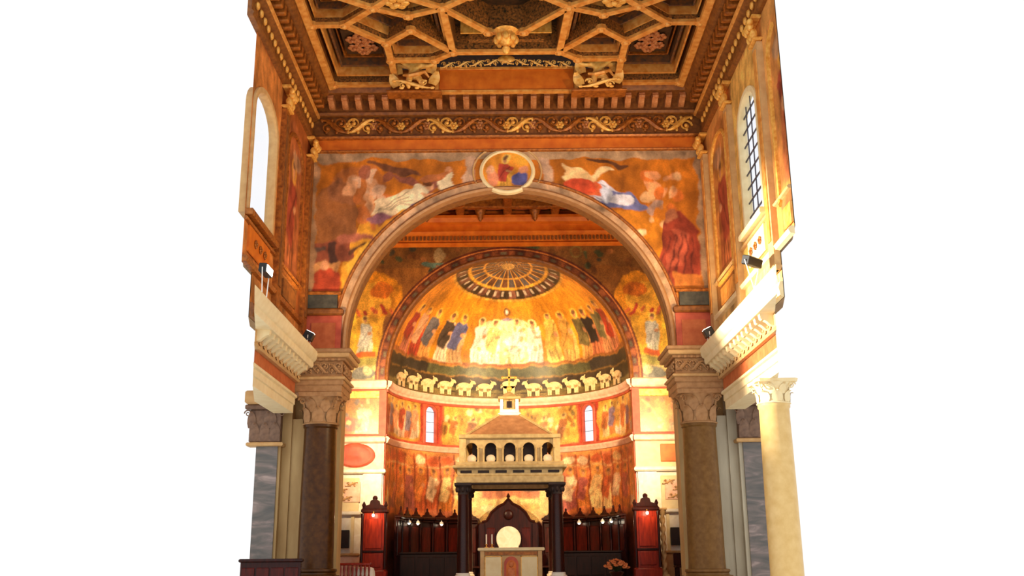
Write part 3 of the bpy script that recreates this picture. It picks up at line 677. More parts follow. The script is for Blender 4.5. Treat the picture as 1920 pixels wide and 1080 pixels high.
    for dy in (-.5, 0, .5): put('apron_rosette', rosette_mesh('apron_rosette', .13, M['gilt_dark'], 6, True), wo, (s*(WX-.07), wy+dy, 9.88), (0, -s*PI/2, 0))
    # pilasters with gilt capitals
    for yp in (31.55, 27.75, 23.95):
        if yp-.25 < y0: continue
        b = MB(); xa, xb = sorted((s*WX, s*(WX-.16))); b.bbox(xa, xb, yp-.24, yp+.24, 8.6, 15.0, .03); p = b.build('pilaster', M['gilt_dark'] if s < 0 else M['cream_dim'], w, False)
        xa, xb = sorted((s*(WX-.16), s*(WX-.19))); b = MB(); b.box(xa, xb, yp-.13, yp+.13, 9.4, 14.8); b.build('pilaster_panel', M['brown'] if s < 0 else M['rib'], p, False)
        b = MB(); xa, xb = sorted((s*WX, s*(WX-.26))); b.bbox(xa, xb, yp-.3, yp+.3, 15.0, 15.1, .03); b.bbox(xa, xb, yp-.36, yp+.36, 15.62, 15.74, .03)
        for k in (-1, 0, 1):
            for j in (0, 1): b.ball((s*(WX-.2-.08*j), yp+k*.19, 15.22+.24*j), .11, .1, .15, 8, 5)
        for k in (-1, 1): b.ball((s*(WX-.3), yp+k*.28, 15.52), .1, .1, .1, 8, 5)
        b.build('capital', M['gilt'], p)
        b = MB(); xa, xb = sorted((s*WX, s*(WX-.22))); b.bbox(xa, xb, yp-.32, yp+.32, 8.2 if yp-.4 > yl else 8.6, 8.75, .05); b.build('pilaster_base', M['brown'] if s < 0 else M['cream_dim'], p, False)
    # arched raised frames around the painted panels
    for yc in ((29.6,) if s < 0 else (29.6, 22.1)):
        o2 = [(yc-1.05, 10.2)]+[(yc-1.05*math.cos(a), 14.1+.75*math.sin(a)) for a in np.linspace(0, PI, 15)]+[(yc+1.05, 10.2)]
        b = MB(); b.sweep([(0, 0), (0, .07), (.06, .09), (.12, .05), (.12, 0)], [lambda a, q, p=p: (s*(WX-q), yc+(p[0]-yc)*(1+a/1.05), 12.2+(p[1]-12.2)*(1+a/2.4)) for p in out_ring(o2, y0)], loop=yc-1.2 > y0)
        if not b.v: continue
        b.build('panel_frame', M['gilt_dark'] if s < 0 else M['gilt'], w)
        b = MB(); xa, xb = sorted((s*WX, s*(WX-.06))); b.bbox(xa, xb, max(y0, yc-.9), yc+.9, 9.4, 9.95, .02); b.build('lower_panel', M['brown'] if s < 0 else M['rib'], w, False)
    # string course and plinth above the entablature
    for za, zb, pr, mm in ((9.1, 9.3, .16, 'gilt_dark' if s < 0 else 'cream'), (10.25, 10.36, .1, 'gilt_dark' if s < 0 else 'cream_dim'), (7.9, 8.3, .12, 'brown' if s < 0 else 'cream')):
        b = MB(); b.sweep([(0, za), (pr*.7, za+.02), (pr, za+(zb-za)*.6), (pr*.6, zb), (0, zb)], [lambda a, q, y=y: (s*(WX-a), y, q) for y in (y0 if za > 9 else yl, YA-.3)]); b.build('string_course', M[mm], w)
    return w
def out_ring(o, y0): return [p for p in o if p[0] > y0]
nave_wall(-1, 24.25, '1', 25.3); nave_wall(1, 22.35, '2', 23.7)

# ---- nave entablatures
def entablature(s, y0, nm, lab):
    xs = lambda a: s*(6.75-a)
    mp = [lambda a, b: (xs(a), y0+4.3*(.8-a), b), lambda a, b: (xs(a), 30.25, b)]    # mitred near end
    b = MB(); b.sweep([(-.5, 6.06), (.1, 6.06), (.1, 6.3), (.14, 6.32), (.14, 6.5), (.2, 6.53), (.2, 6.6), (-.5, 6.6)], mp)
    e = b.build('trim_'+nm, M['cream'], smooth=False); tag(e, lab, 'entablature', kind='structure')
    b = MB(); b.sweep([(-.5, 6.6), (.12, 6.6), (.12, 7.0), (-.5, 7.0)], mp); b.build('red_frieze', M['red_band'], e, False)
    b = MB(); b.sweep([(-.5, 7.0), (.24, 7.0), (.28, 7.06), (.22, 7.1), (.22, 7.46), (-.5, 7.46)], mp); b.build('carved_frieze', M['cream_dim'], e, False)
    b = MB(); b.sweep([(-.5, 7.46), (.62, 7.46), (.66, 7.52), (.66, 7.64), (.72, 7.68), (.8, 7.84), (.8, 7.94), (-.1, 7.98), (-.5, 7.98)], mp); b.build('cornice', M['cream'], e)
    bm_ = MB(); bm_.prism([(0, 0), (.1, .02), (.18, .1), (.34, .2), (.36, .3), (0, .3)], lambda a, q: (-s*a, -.09, q), lambda a, q: (-s*a, .09, q)); bm_.tube([(-s*.29, -.09, .21), (-s*.29, .09, .21)], .06, 7); me = bm_.mesh('bracket', M['cream'])
    rm = rosette_mesh('frieze_rosette', .13, M['cream_dim'], 6, True); cv = MB(); cv.bbox(-.02, .02, -.12, .12, -.12, .12, .01); cm = cv.mesh('coffer', M['dark'], False)  # coffer: flat dark plate standing in for shade between the brackets
    y = y0+2.75
    while y < 30.1:
        put('bracket', me, e, (xs(.2), y, 7.16)); put('coffer', cm, e, (xs(.23), y+.24, 7.32)); put('frieze_rosette', rm, e, (xs(.24), y+.24, 7.2), (0, -s*PI/2, 0)); y += .48
entablature(-1, 22.3, '2', 'cream nave entablature with brackets on the plain window side')
entablature(1, 21.0, '3', 'floodlit cream nave entablature with brackets on the latticed window side')

# ---- entablature blocks over the arch columns
for s, nm in ((-1, '4'), (1, '5')):
    x0, x1 = sorted((s*5.2, s*6.95)); cx = (x0+x1)/2; hw = (x1-x0)/2
    def blk(name, z0, z1, ex, m, par, bev=.03):
        b = MB(); b.bbox(x0-ex, x1+ex, 30.35-ex, YA+.0, z0, z1, bev); return b.build(name, m, par, False)
    b = MB(); b.bbox(x0, x1, 30.35, YA, 6.72, 6.95, .02); e = b.build('trim_'+nm, M['taupe'], smooth=False); tag(e, ('dim' if s < 0 else 'paler') + ' carved entablature block over the ' + ('shade-tinted' if s < 0 else 'taupe') + ' granite arch column', 'entablature', kind='structure')
    blk('architrave', 6.93, 7.12, .05, M['taupe'], e); blk('architrave_moulding', 7.1, 7.2, .12, M['cream_dim'], e); blk('frieze', 7.18, 7.72, .0, M['taupe'], e)
    blk('bed_moulding', 7.7, 7.8, .1, M['taupe'], e); blk('corona', 7.78, 7.94, .24, M['cream_dim'], e); blk('cymatium', 7.92, 8.05, .3, M['taupe'], e)
    for k in range(4): put('scroll', scroll_mesh('scroll', .44, .42, M['taupe'], 1 if k < 2 else -1), e, (x0+.22+.44*k, 30.33, 7.45))
    for k in range(3):
        put('scroll', scroll_mesh('scroll', .46, .42, M['taupe']), e, (s*5.2-s*.02, 30.65+.46*k, 7.45), (0, 0, -s*PI/2))
    for k in range(9): put('dentil', box_mesh('dentil', .09, .1, .1, M['taupe'], .005), e, (x0+.1+k*.194, 30.28, 7.69))

# ---- columns
def column(name, label, x, y, r, zb, zt, zc, m, mcap, ped=None, group=None):
    t = thing(name, label, 'column', (x, y, 0), group=group)
    b = MB(); b.lathe([(r*1.02, zb), (r*1.0, zb+.3), (r*.985, (zb+zt)/2), (r*.93, zt-.12), (r*1.0, zt-.08), (r*1.0, zt)], n=40); b.build('shaft', m, t)
    b = MB(); b.lathe([(r*1.38, zb-.34), (r*1.42, zb-.28), (r*1.38, zb-.2), (r*1.18, zb-.17), (r*1.15, zb-.12), (r*1.24, zb-.08), (r*1.22, zb-.02), (r*1.05, zb)], n=40); b.build('base', M['white_marble'] if ped is None else ped, t)
    b = MB(); b.bbox(-r*1.45, r*1.45, -r*1.45, r*1.45, 0, zb-.34, .04); b.build('pedestal', M['white_marble'] if ped is None else ped, t, False)
    corinthian(t, r*.98, zc-zt, zt, mcap); return t
column('arch_column', 'polished granite column, shade put into its dark brown, under the arch beside the wooden screen', -5.92, 31.0, .54, 1.45, 5.76, 6.72, M['granite_shaded'], M['taupe'], M['granite_shaded'])
column('arch_column', 'granite column, light put into its taupe colour, under the arch beside the grey stone pier', 5.94, 31.0, .55, 1.35, 5.70, 6.72, M['granite_lit'], M['taupe'], M['granite_lit'])
column('nave_column', 'pale floodlit nave column under the end of the bright entablature', 6.82, 25.35, .41, .9, 5.45, 6.06, M['pale_col'], M['cream'])

# ---- aisle end walls with veined marble pilasters
for s in (-1, 1):
    nm = 'left' if s < 0 else 'right'
    x0, x1 = sorted((s*6.95, s*(8.0 if s < 0 else 8.62))); b = MB(); b.box(x0, x1, 31.55, YA-.0, 0, 7.9)
    w = b.build('wall_aisle_'+nm, M['beige'] if s < 0 else M['grey_beige'], smooth=False); tag(w, 'aisle end pier of ' + ('beige stucco' if s < 0 else 'grey stone') + ' with veined marble pilaster', 'wall', kind='structure')
    x0, x1 = sorted((s*6.48, s*7.32)); b = MB(); b.box(x0, x1, 31.62, YA, 0, 6.06); b.build('pier', M['beige'] if s < 0 else M['grey_beige'], w, False)
    x0, x1 = sorted((s*(7.3 if s < 0 else 7.34), s*(7.98 if s < 0 else 8.2))); b = MB(); b.bbox(x0, x1, 31.25, 31.6, 0, 5.2, .02); p = b.build('marble_pilaster', M['grey_marble'], w, False)
    x0, x1 = sorted((s*7.22, s*7.34)); b = MB(); b.box(x0, x1, 31.32, 31.6, 0, 5.2); b.build('pilaster_edge', M['beige'] if s < 0 else M['grey_beige'], w, False)
    b = MB(); b.bbox(*sorted((s*7.12, s*8.28)), 31.12, 31.6, 5.16, 5.28, .03); b.build('astragal', M['cream_dim'], w, False)
    corinthian(w, .46, 1.2, 5.28, M['taupe_shaded'], square=(.98, .3), c=(s*7.74, 31.4))
    b = MB(); b.bbox(*sorted((s*7.0, s*8.35)), 30.95, 31.6, 6.48, 6.9, .05); b.build('aisle_architrave', M['cream_dim'], w, False)

# ================================================================== TRANSEPT AND APSE
mb = MB(); mb.box(-7.8, 7.8, YA+.8, YB+.4, 16.1, 16.4); mb.box(-7.8, -7.6, YA+.8, YB+.4, .9, 16.1); mb.box(7.6, 7.8, YA+.8, YB+.4, .9, 16.1)
tc_ = mb.build('ceiling_crossing', M['brown'], smooth=False); tag(tc_, 'dark coffered ceiling of the crossing behind the arch', 'ceiling', kind='structure')
for k in range(7):
    b = MB(); b.bbox(-6.18+k*2.0, -5.82+k*2.0, YA+.9, YB-.2, 15.72, 16.12, .05); b.build('beam', M['gilt_dark'], tc_, False)
for y in (33.6, 35.2, 36.8, 38.4):
    b = MB(); b.bbox(-7.6, 7.6, y, y+.3, 15.7, 16.12, .05); b.build('beam', M['gilt_dark'], tc_, False)
rp = rosette_mesh('rosette', .34, M['gilt_dark'])
pend = MB(); pend.lathe([(.03, -.55), (.1, -.45), (.12, -.3), (.2, -.2), (.24, -.05), (.2, 0)], n=10); pend = pend.mesh('pendant', M['gilt_dark'])
for k in range(6):
    put('rosette', rp, tc_, (-5.0+k*2.0, 37.8, 16.05))
for x in (-5.0, -3.4, -1.15, 1.15, 3.4, 5.0): put('pendant', pend, tc_, (x, 39.3, 15.95))
for k in range(6):
    b = MB(); b.box(-5.0+k*2.0-.7, -5.0+k*2.0+.7, 38.85, 39.55, 16.0, 16.12); b.build('coffer_panel', M['redpaint'], tc_, False)

# ---- apse wall (front) with mosaic, conch, cylinder
def paint_apsefront(X, Z, seed):
    c = Canvas(X, Z, lin(146,88,34), seed, .4, 7)
    c.rect(-8, 8, 13.6, 14.6, lin(116,76,36), .6)
    c.speck(-6.5, 6.5, 13.2, 14.5, 60, .16, [lin(70,76,44), lin(120,70,30), lin(60,60,44), lin(150,90,44)], 6)
    c.ell(0, 14.25, .42, .34, lin(52,50,40)); c.ring(0, 14.25, .28, .36, lin(100,86,52)); c.line(-.22, 14.25, .22, 14.25, .05, lin(140,120,70)); c.line(0, 14.0, 0, 14.5, .05, lin(140,120,70))
    c.ring(2.9, 14.25, .2, .27, lin(130,104,50)); c.ell(-2.9, 14.15, .2, .3, lin(176,140,90)); c.ell(-3.2, 13.75, .5, .14, lin(96,116,96)); c.line(-3.0, 13.7, -2.3, 13.5, .1, lin(150,96,60))
    for s in (-1, 1):
        c.ell(s*5.6, 12.35, 1.15, 1.05, GOLD); c.ell(s*5.7, 12.2, .8, .75, GOLD2, .8); c.ell(s*5.3, 12.6, .5, .35, lin(196,100,24))
        for q in range(5): c.line(s*(4.8+.36*q), 11.45+.1*((q*7) % 3), s*(5.0+.34*q), 11.7+.1*((q*5) % 3), .13, lin(176,60,36) if q % 2 else lin(206,96,50))
        c.rect(min(s*5.2, s*7), max(s*5.2, s*7), 9.0, 11.45, lin(226,160,44))
        c.rect(min(s*6.4, s*6.9), max(s*6.4, s*6.9), 9.0, 12.0, lin(238,180,50))
        c.standing(s*5.95, 9.75, 1.75, lin(196,190,160), lin(206,196,176), halo=lin(240,190,80)); c.rect(min(s*5.5, s*6.3), max(s*5.5, s*6.3), 9.75, 10.0, lin(206,90,24))
        c.rect(min(s*5.2, s*7), max(s*5.2, s*7), 9.4, 9.7, lin(150,136,60)); c.rect(min(s*5.2, s*7), max(s*5.2, s*7), 8.6, 9.4, lin(190,160,96)); c.ell(s*6.0, 9.05, .5, .28, lin(120,116,104)); c.ell(s*5.8, 9.15, .2, .2, lin(206,190,140))
    d = np.hypot(X, Z-CZ)
    c.mask((d < CR+.5) & (Z > CZ-.5), lin(96,42,20)); c.mask((d > CR+.36) & (d < CR+.42), lin(190,110,50))
    th = np.arctan2(Z-CZ, X); c.mask((d < CR+.32) & (d > CR+.1) & (np.sin(th*46) > .35), lin(140,74,36)); c.mask((d < CR+.27) & (d > CR+.15) & (np.sin(th*46) < -.5), lin(104,86,60))
    return c
core = MB(); arch_slab(core, YB+.03, YB+.5, CR, CZ, 7.8, .9, 16.1)
wb = core.build('wall_apse', M['redpaint'], smooth=False); tag(wb, 'apse wall with gold mosaic around the half dome', 'wall', kind='structure')
for arch, u0, u1, nu, nv in ((True, -PI/2, PI/2, 300, 110), (False, -7.6, -CR, 90, 170), (False, CR, 7.6, 90, 170)):
    X, Z, P = arch_section(u0, u1, nu, nv, 8.6, 14.75, arch, YB, CR, CZ if arch else CZ)
    surf('mosaic', P, paint_apsefront(X, Z, 33), M['mosaic'], wb)
mb = MB(); mb.sweep([(-.03, .4), (-.03, -.05), (.04, -.08), (.1, -.04), (.1, .0)], arch_maps(CR, CZ, YB, 8.6)); mb.build('conch_moulding', M['brown'], wb)
mb = MB(); mb.sweep([(0, 14.5), (-.12, 14.55), (-.2, 14.62), (-.12, 14.7), (-.12, 14.95), (-.2, 15.0), (-.3, 15.1), (-.24, 15.2), (-.24, 15.4), (-.5, 15.45), (-.62, 15.6), (-.62, 15.72), (0, 15.72)], [lambda a, b, x=x: (x, YB+a, b) for x in (-7.6, 7.6)])
mb.build('upper_cornice', M['orange'], wb)
mb = MB()
for k in range(95): mb.box(-7.58+k*.16, -7.5+k*.16, YB-.2, YB-.1, 14.76, 14.92)
tag(mb.build('dentil_row', M['brown'], wb, False), kind='stuff')
mb = MB(); mb.box(-7.6, 7.6, YB-.02, YB+.02, 14.7, 16.1); mb.build('upper_frieze', M['orange'], wb, False)

# conch
nt_, nf = 420, 190
th = np.linspace(-PI/2, PI/2, nt_)[None, :].repeat(nf, 0); ph = np.linspace(0, PI/2, nf)[:, None].repeat(nt_, 1)
U = th*CR; V = ph*CR
c = Canvas(U, V, lin(218,138,30), 41, .22, 6)
c.rect(-9, 9, -1, .72, lin(58,44,28)); c.rect(-9, 9, .72, 1.24, lin(84,82,50)); c.rect(-9, 9, .70, .76, lin(150,110,50)); c.rect(-9, 9, 1.2, 1.26, lin(176,120,50)); c.rect(-9, -4.2, .75, 1.22, lin(52,44,36)); c.rect(4.2, 9, .75, 1.22, lin(52,44,36))
c.rect(-9, 9, 1.26, 1.42, lin(150,86,40)); c.rect(-9, 9, .0, .14, lin(126,110,60))
WHT = lin(240,228,196)
figs = [(-6.3, lin(206,120,90), lin(160,40,30)), (-5.4, lin(176,60,40), lin(206,150,110)), (-4.55, lin(206,140,70), lin(96,92,96)), (-3.45, lin(236,196,160), lin(70,56,44)), (-2.75, lin(196,150,100), lin(92,92,130)),
        (2.35, lin(226,186,96), lin(206,160,70)), (3.25, lin(220,170,90), lin(196,140,60)), (4.25, lin(214,150,80), lin(104,90,50)), (4.95, lin(196,110,70), lin(34,28,30)), (5.75, lin(206,140,90), lin(120,110,70)), (6.5, lin(214,130,90), lin(170,40,28))]
for x, a, b in figs: c.standing(x, 1.36, 2.3, a, b, halo=lin(236,176,70))
c.rect(-1.75, 1.55, 1.4, 3.0, lin(236,206,140)); c.ell(-.1, 3.0, 1.6, .5, lin(238,214,160)); c.line(-1.75, 1.4, -1.75, 3.1, .1, lin(196,140,60)); c.line(1.55, 1.4, 1.55, 3.1, .1, lin(196,140,60))
for x, a, b in ((-.75, WHT, lin(226,196,120)), (.45, lin(236,214,170), lin(222,200,190)), (-1.5, WHT, lin(226,214,196)), (1.35, lin(238,206,190), WHT)): c.standing(x, 1.4, 2.1, a, b, halo=lin(246,220,140))
c.speck(-1.6, 1.6, 1.5, 3.2, 40, .1, [lin(206,170,90), lin(246,236,210), lin(176,150,120)], 2)
c.ring(-.1, 3.95, .16, .24, lin(120,80,40)); c.ell(-.1, 3.95, .12, .12, lin(250,240,220)); c.ell(-.1, 3.5, .35, .08, lin(150,130,150))
# canopy rosette at the crown of the half dome
cl = math.radians(79); ra = math.radians(28)
dx_, dy_, dz_ = np.cos(ph)*np.sin(th), np.cos(ph)*np.cos(th), np.sin(ph)
rho = np.arccos(np.clip(dy_*math.cos(cl)+dz_*math.sin(cl), -1, 1))/ra; psi = np.arctan2(dx_, dy_*math.sin(cl)-dz_*math.cos(cl))
c.mask(rho < 1, lin(60,42,26)); c.mask((rho < 1) & (rho > .95), lin(206,150,60))
c.mask((rho < .92) & (rho > .72) & (np.sin(psi*18) > .1), lin(120,74,56)); c.mask((rho < .88) & (rho > .76) & (np.sin(psi*36) > .55), lin(196,176,150))
c.mask((rho < .72) & (rho > .66), lin(228,166,60)); c.mask(rho < .66, lin(104,66,44)); c.mask((rho < .66) & (np.sin(psi*14) > .1), lin(92,84,84)); c.mask((rho < .66) & (np.abs(np.sin(psi*14)) < .28), lin(222,158,66)); c.mask((rho < .44) & (rho > .40), lin(222,158,66)); c.mask(rho < .12, lin(206,160,90))
R_ = CR; P = np.stack([R_*np.cos(ph)*np.sin(th), YB+R_*np.cos(ph)*np.cos(th), CZ+R_*np.sin(ph)], -1)
surf('conch', P, c, M['mosaic'], wb)
mb = MB(); mb.lathe([(CR+.35, CZ-.4)]+[((CR+.35)*math.cos(f), CZ+(CR+.35)*math.sin(f)) for f in np.linspace(0, PI/2-.02, 10)], (0, YB+.5, 0), 32)   # outer shell of the half dome
# keep only the half behind the apse wall
keep = MB(); ids = [i for i, v in enumerate(mb.v) if v[1] >= YB+.5-1e-4]; mpd = {i: j for j, i in enumerate(ids)}
keep.v = [mb.v[i] for i in ids]; keep.f = [tuple(mpd[i] for i in f) for f in mb.f if all(i in mpd for i in f)]; keep.m = [0]*len(keep.f)
keep.build('dome_shell', M['masonry'], wb)
# cylinder wall with two windows
nt_, nz_ = 400, 180
th = np.linspace(-PI/2, PI/2, nt_)[None, :].repeat(nz_, 0); zz = np.linspace(.9, CZ, nz_)[:, None].repeat(nt_, 1)
U = th*CR; c = Canvas(U, zz, lin(222,140,72), 51, .3, 8)
c.rect(-9, 9, 6.5, 8.7, lin(196,96,60)); c.rect(-9, 9, .9, 3.5, lin(120,60,40))
tw = .775*CR
for a, b in ((-7.6, -4.45), (-3.2, 3.2), (4.45, 7.6)): c.rect(a, b, 6.62, 8.35, lin(226,166,70)); 
for k, x in enumerate(np.arange(-7.3, -4.6, .5)): c.standing(x, 6.75, 1.35+.15*(k % 2), [lin(226,180,150), lin(206,120,80), lin(236,206,170)][k % 3], [lin(176,70,50), lin(126,116,130), lin(214,150,110)][k % 3], halo=lin(240,200,110))
for k, x in enumerate(np.arange(4.9, 7.5, .5)): c.standing(x, 6.75, 1.4+.12*(k % 2), [lin(236,200,140), lin(216,130,70), lin(236,214,190)][k % 3], [lin(190,110,60), lin(150,130,160), lin(222,170,90)][k % 3], halo=lin(244,206,110))
c.speck(-3.1, 3.1, 6.7, 8.3, 120, .12, [lin(240,196,90), lin(150,96,40), lin(206,140,50), lin(236,216,160), lin(120,100,60)], 8)
for x in (-2.6, -1.7, 1.6, 2.5): c.standing(x, 6.75, 1.2, lin(226,176,80), lin(170,104,50), halo=lin(244,206,120))
for s in (-1, 1):
    for d in (-.5, .5): c.rect(s*tw+d-.07, s*tw+d+.07, 6.55, 8.5, lin(190,60,46))
    c.rect(s*7.7-.2, s*7.7+.2, 6.3, 8.7, lin(196,76,50))
for k, x in enumerate(np.arange(-7.3, 7.4, .72)):
    q = random.Random(k); cols = [lin(226,130,56), lin(236,160,80), lin(200,92,48), lin(244,200,130), lin(176,90,76), lin(236,196,150)]
    c.rect(x-.34, x+.34, 3.5, 6.1, q.choice([lin(206,110,56), lin(230,150,72), lin(214,120,76)])); c.standing(x, 3.75, 1.75, q.choice(cols), q.choice(cols), halo=lin(226,150,60)); c.ell(x, 5.85, .3, .2, q.choice(cols)); c.line(x-.36, 5.6, x+.36, 5.55, .05, lin(236,190,120))
    c.line(x-.36, 3.4, x-.36, 6.1, .07, lin(130,52,30))
c.rect(-9, 9, 8.75, 9.1, lin(120,100,56)); c.rect(-1.9, 1.9, 3.2, 5.0, lin(236,190,116)); c.rect(-1.3, 1.3, 4.35, 4.8, lin(206,120,76)); c.rect(-1.2, 1.2, 4.7, 4.95, lin(120,90,70)); c.ell(-.9, 3.9, .4, .2, lin(244,214,150)); c.ell(.9, 3.9, .5, .2, lin(226,170,90))
P = np.stack([CR*np.sin(th), YB+CR*np.cos(th), zz], -1)
fu = (U[:-1,:-1]+U[1:,1:])/2; fz = (zz[:-1,:-1]+zz[1:,1:])/2
hole = np.zeros_like(fu, bool)
for s in (-1, 1): hole |= (np.abs(fu-s*tw) < .31) & (fz > 6.62) & (fz < 7.95) | (((fu-s*tw)**2+(fz-7.95)**2 < .31**2) & (fz >= 7.95))
surf('apse_painting', P, c, M['mosaic'], wb, hole)
cyl = lambda t, r, z: (r*math.sin(t), YB+r*math.cos(t), z)
TT = np.linspace(-PI/2, PI/2, 61)
def band(name, prof, m, par=wb): b = MB(); b.sweep(prof, [lambda a, q, t=t: cyl(t, CR-a, q) for t in TT]); return b.build(name, m, par)
band('cornice', [(0, 8.42), (.06, 8.44), (.08, 8.52), (.16, 8.58), (.2, 8.68), (.2, 8.76), (0, 8.8)], M['pink'])
band('red_fillet', [(0, 8.32), (.05, 8.33), (.05, 8.42), (0, 8.42)], M['redpaint'])
band('string_course', [(0, 6.24), (.08, 6.26), (.12, 6.36), (.16, 6.42), (.1, 6.5), (0, 6.5)], M['pink'])
band('red_fillet', [(0, 6.5), (.04, 6.5), (.04, 6.6), (0, 6.6)], M['redpaint'])
for i, s in enumerate((-1, 1)):
    t0 = s*.775; b = MB(); op = [(-.3, 6.64)]+[(-.3*math.cos(a), 7.95+.3*math.sin(a)) for a in np.linspace(0, PI, 13)]+[(.3, 6.64)]
    b.sweep([(-.01, .05), (-.01, -.12), (.06, -.12), (.1, .0), (.05, .05)], [lambda a, q, p=p: cyl(t0+(p[0]*(1+a/.3))/CR, CR-q, 7.35+(p[1]-7.35)*(1+a/.9)) for p in op], loop=True)
    w = b.build('window_%d' % (3+i), M['redpaint']); tag(w, 'small round-headed apse window, blown-out white, in a red frame', 'window', 'apse windows', kind='structure')
    b = MB(); b.prism(op, lambda x, z: cyl(t0+x/CR, CR+.08, z), lambda x, z: cyl(t0+x/CR, CR+.09, z)); b.build('pane', M['glass'], w, False)
    for z in (7.1, 7.55, 8.0): b = MB(); b.tube([cyl(t0-.28/CR, CR+.06, z), cyl(t0+.28/CR, CR+.06, z)], .008, 4); b.build('glazing_bar', M['lead'], w)
# lamb frieze: separate tesserae reliefs around the foot of the half dome
def lamb_mesh():
    b = MB(); f0 = lambda x, z: (x, -.03, z); f1 = lambda x, z: (x*1.02, .02, z)
    e = [(.29*math.cos(a)-.02, .34+.155*math.sin(a)) for a in np.linspace(0, 2*PI, 18)[:-1]]; b.prism(e, f0, f1)
    b.prism([(.14,.36),(.2,.5),(.28,.58),(.38,.56),(.43,.48),(.41,.44),(.33,.46),(.29,.34)], lambda x, z: (x, -.045, z), f1)
    b.prism([(.26,.57),(.2,.62),(.24,.54)], lambda x, z: (x, -.05, z), f1)
    for x in (-.2, -.12, .1, .18): b.prism([(x-.045,.3),(x+.05,.3),(x+.035,.02),(x-.03,.02)], f0, f1)
    b.prism([(-.27,.4),(-.33,.36),(-.34,.22),(-.3,.22),(-.27,.32)], f0, f1)
    return b.mesh('lamb_figure', M['lamb'])
lm = lamb_mesh()
for s in (-1, 1):
    for k in range(6):
        t = s*(.225+.195*k); x, y, z = cyl(t, CR-.05, 8.84); put('lamb_figure', lm, wb, (x, y, z), (0, 0, -t), (-s*1.24, 1, 1.26))
put('lamb_figure', lm, wb, (0, YB+CR-.06, 8.98), None, (1.15, 1, 1.25))
mb = MB(); mb.lathe([(.0+.22, 9.42), (.22, 9.47)], (0, YB+CR-.04, 0), 20, sy=.08); mb.build('halo', M['gilt'], wb)
# side piers of the apse wall
for s in (-1, 1):
    sx = lambda a, b: tuple(sorted((s*a, s*b)))
    def pb(name, a, b_, z0, z1, d, m, bev=.02, par=wb): q = MB(); q.bbox(*sx(a, b_), YB-d, YB+.02, z0, z1, bev); return q.build(name, m, par, False)
    pb('pier_cornice', 5.0, 7.6, 8.42, 8.8, .2, M['pink'], .06); pb('red_strip', 5.0, 5.3, 6.5, 8.42, .05, M['redpaint']); pb('gold_band', 5.3, 7.6, 8.05, 8.36, .05, M['gilt'])
    Xg, Zg = np.meshgrid(np.linspace(5.3, 7.6, 70), np.linspace(6.6, 8.05, 50)); c = Canvas(Xg, Zg, lin(170,112,48), 60+s, .25, 6)
    if s < 0:
        c.standing(6.0, 6.65, 1.3, lin(120,112,104), lin(176,140,100)); c.ell(6.5, 7.0, .5, .25, lin(190,70,50)); c.speck(5.5, 8, 6.7, 8, 30, .12, [lin(150,90,50), lin(226,180,110), lin(96,80,70)], 4)
    else:
        c.rect(5.9, 6.4, 6.9, 7.8, lin(206,120,60)); c.ell(6.15, 7.8, .25, .2, lin(206,120,60)); c.standing(6.7, 6.65, 1.2, lin(206,150,96), lin(176,110,60)); c.line(5.5, 7.9, 5.9, 7.4, .12, lin(150,150,80)); c.speck(5.5, 8, 6.7, 8, 16, .12, [lin(214,170,90), lin(150,84,40), lin(120,96,60)], 4)
    surf('pier_mosaic', np.stack([s*Xg, np.full_like(Xg, YB-.03), Zg], -1), c, M['mosaic'], wb)
    pb('pier_string', 5.0, 7.6, 6.24, 6.5, .16, M['pink'], .05); pb('red_strip', 5.3, 7.6, 6.5, 6.6, .06, M['redpaint'])
    pb('marble_panel', 5.05, 7.6, 5.2, 6.24, .04, M['pink'] if s < 0 else M['cream'])
    if s < 0:
        q = MB(); q.lathe([(.3, 0), (.75, .02), (.8, .06), (.7, .1), (.62, .09), (.5, .07), (.2, .12), (.02, .13)], (s*6.2, YB-.04, 5.75), 28, sy=.6, M=Matrix.Rotation(PI/2, 3, 'X')); q.build('oval_medallion', M['redpaint'], wb)
    else: pb('red_marble_panel', 6.05, 7.5, 5.4, 6.1, .1, M['orange'])
    pb('marble_cornice', 4.95, 7.6, 5.02, 5.2, .24, M['white_marble'], .05)
    pb('white_facing', 5.05, 7.6, .9, 5.02, .05, M['white_marble']); pb('white_pilaster', 5.1, 5.85, 1.9, 5.02, .14, M['white_marble'])
    pb('monument_panel', 6.0, 7.5, 3.55, 4.85, .1, M['cream']); pb('monument_inset', 6.15 if s > 0 else 5.95, 7.4 if s > 0 else 6.6, 3.9, 4.7, .14, M['pink'])
    for dx, z in ((6.3, 4.6), (6.7, 4.35), (7.1, 4.6), (6.5, 4.05), (6.9, 3.95)): put('carved_sprig', scroll_mesh('carved_sprig', .5, .22, M['sprig']), wb, (s*dx, YB-.15, z))
    pb('monument_ledge', 5.9, 7.6, 3.4, 3.55, .26, M['white_marble'], .04); pb('monument_shelf', 5.9, 7.6, 1.85, 1.95, .3, M['cream_dim'], .03); pb('monument_base', 5.9, 7.6, .9, 1.85, .2, M['pink'] if s < 0 else M['cream_dim'])
    for a in (6.15, 7.2): pb('monument_strip', a, a+.12, 1.95, 3.4, .12, M['cream'])
    t = thing('monitor', 'black wall monitor by the ' + ('oval red medallion pier' if s < 0 else 'orange marble panel pier'), 'monitor', (s*(6.66 if s < 0 else 6.62), YB-.24, 2.15))
    q = MB(); q.bbox(-.36, .36, -.04, .04, 0, .68, .015); q.build('housing', M['black'], t, False); q = MB(); q.box(-.33, .33, -.045, -.035, .04, .64); q.build('screen', M['dark'], t, False); q = MB(); q.box(-.06, .06, .04, .15, .25, .42); q.build('bracket', M['black'], t, False)

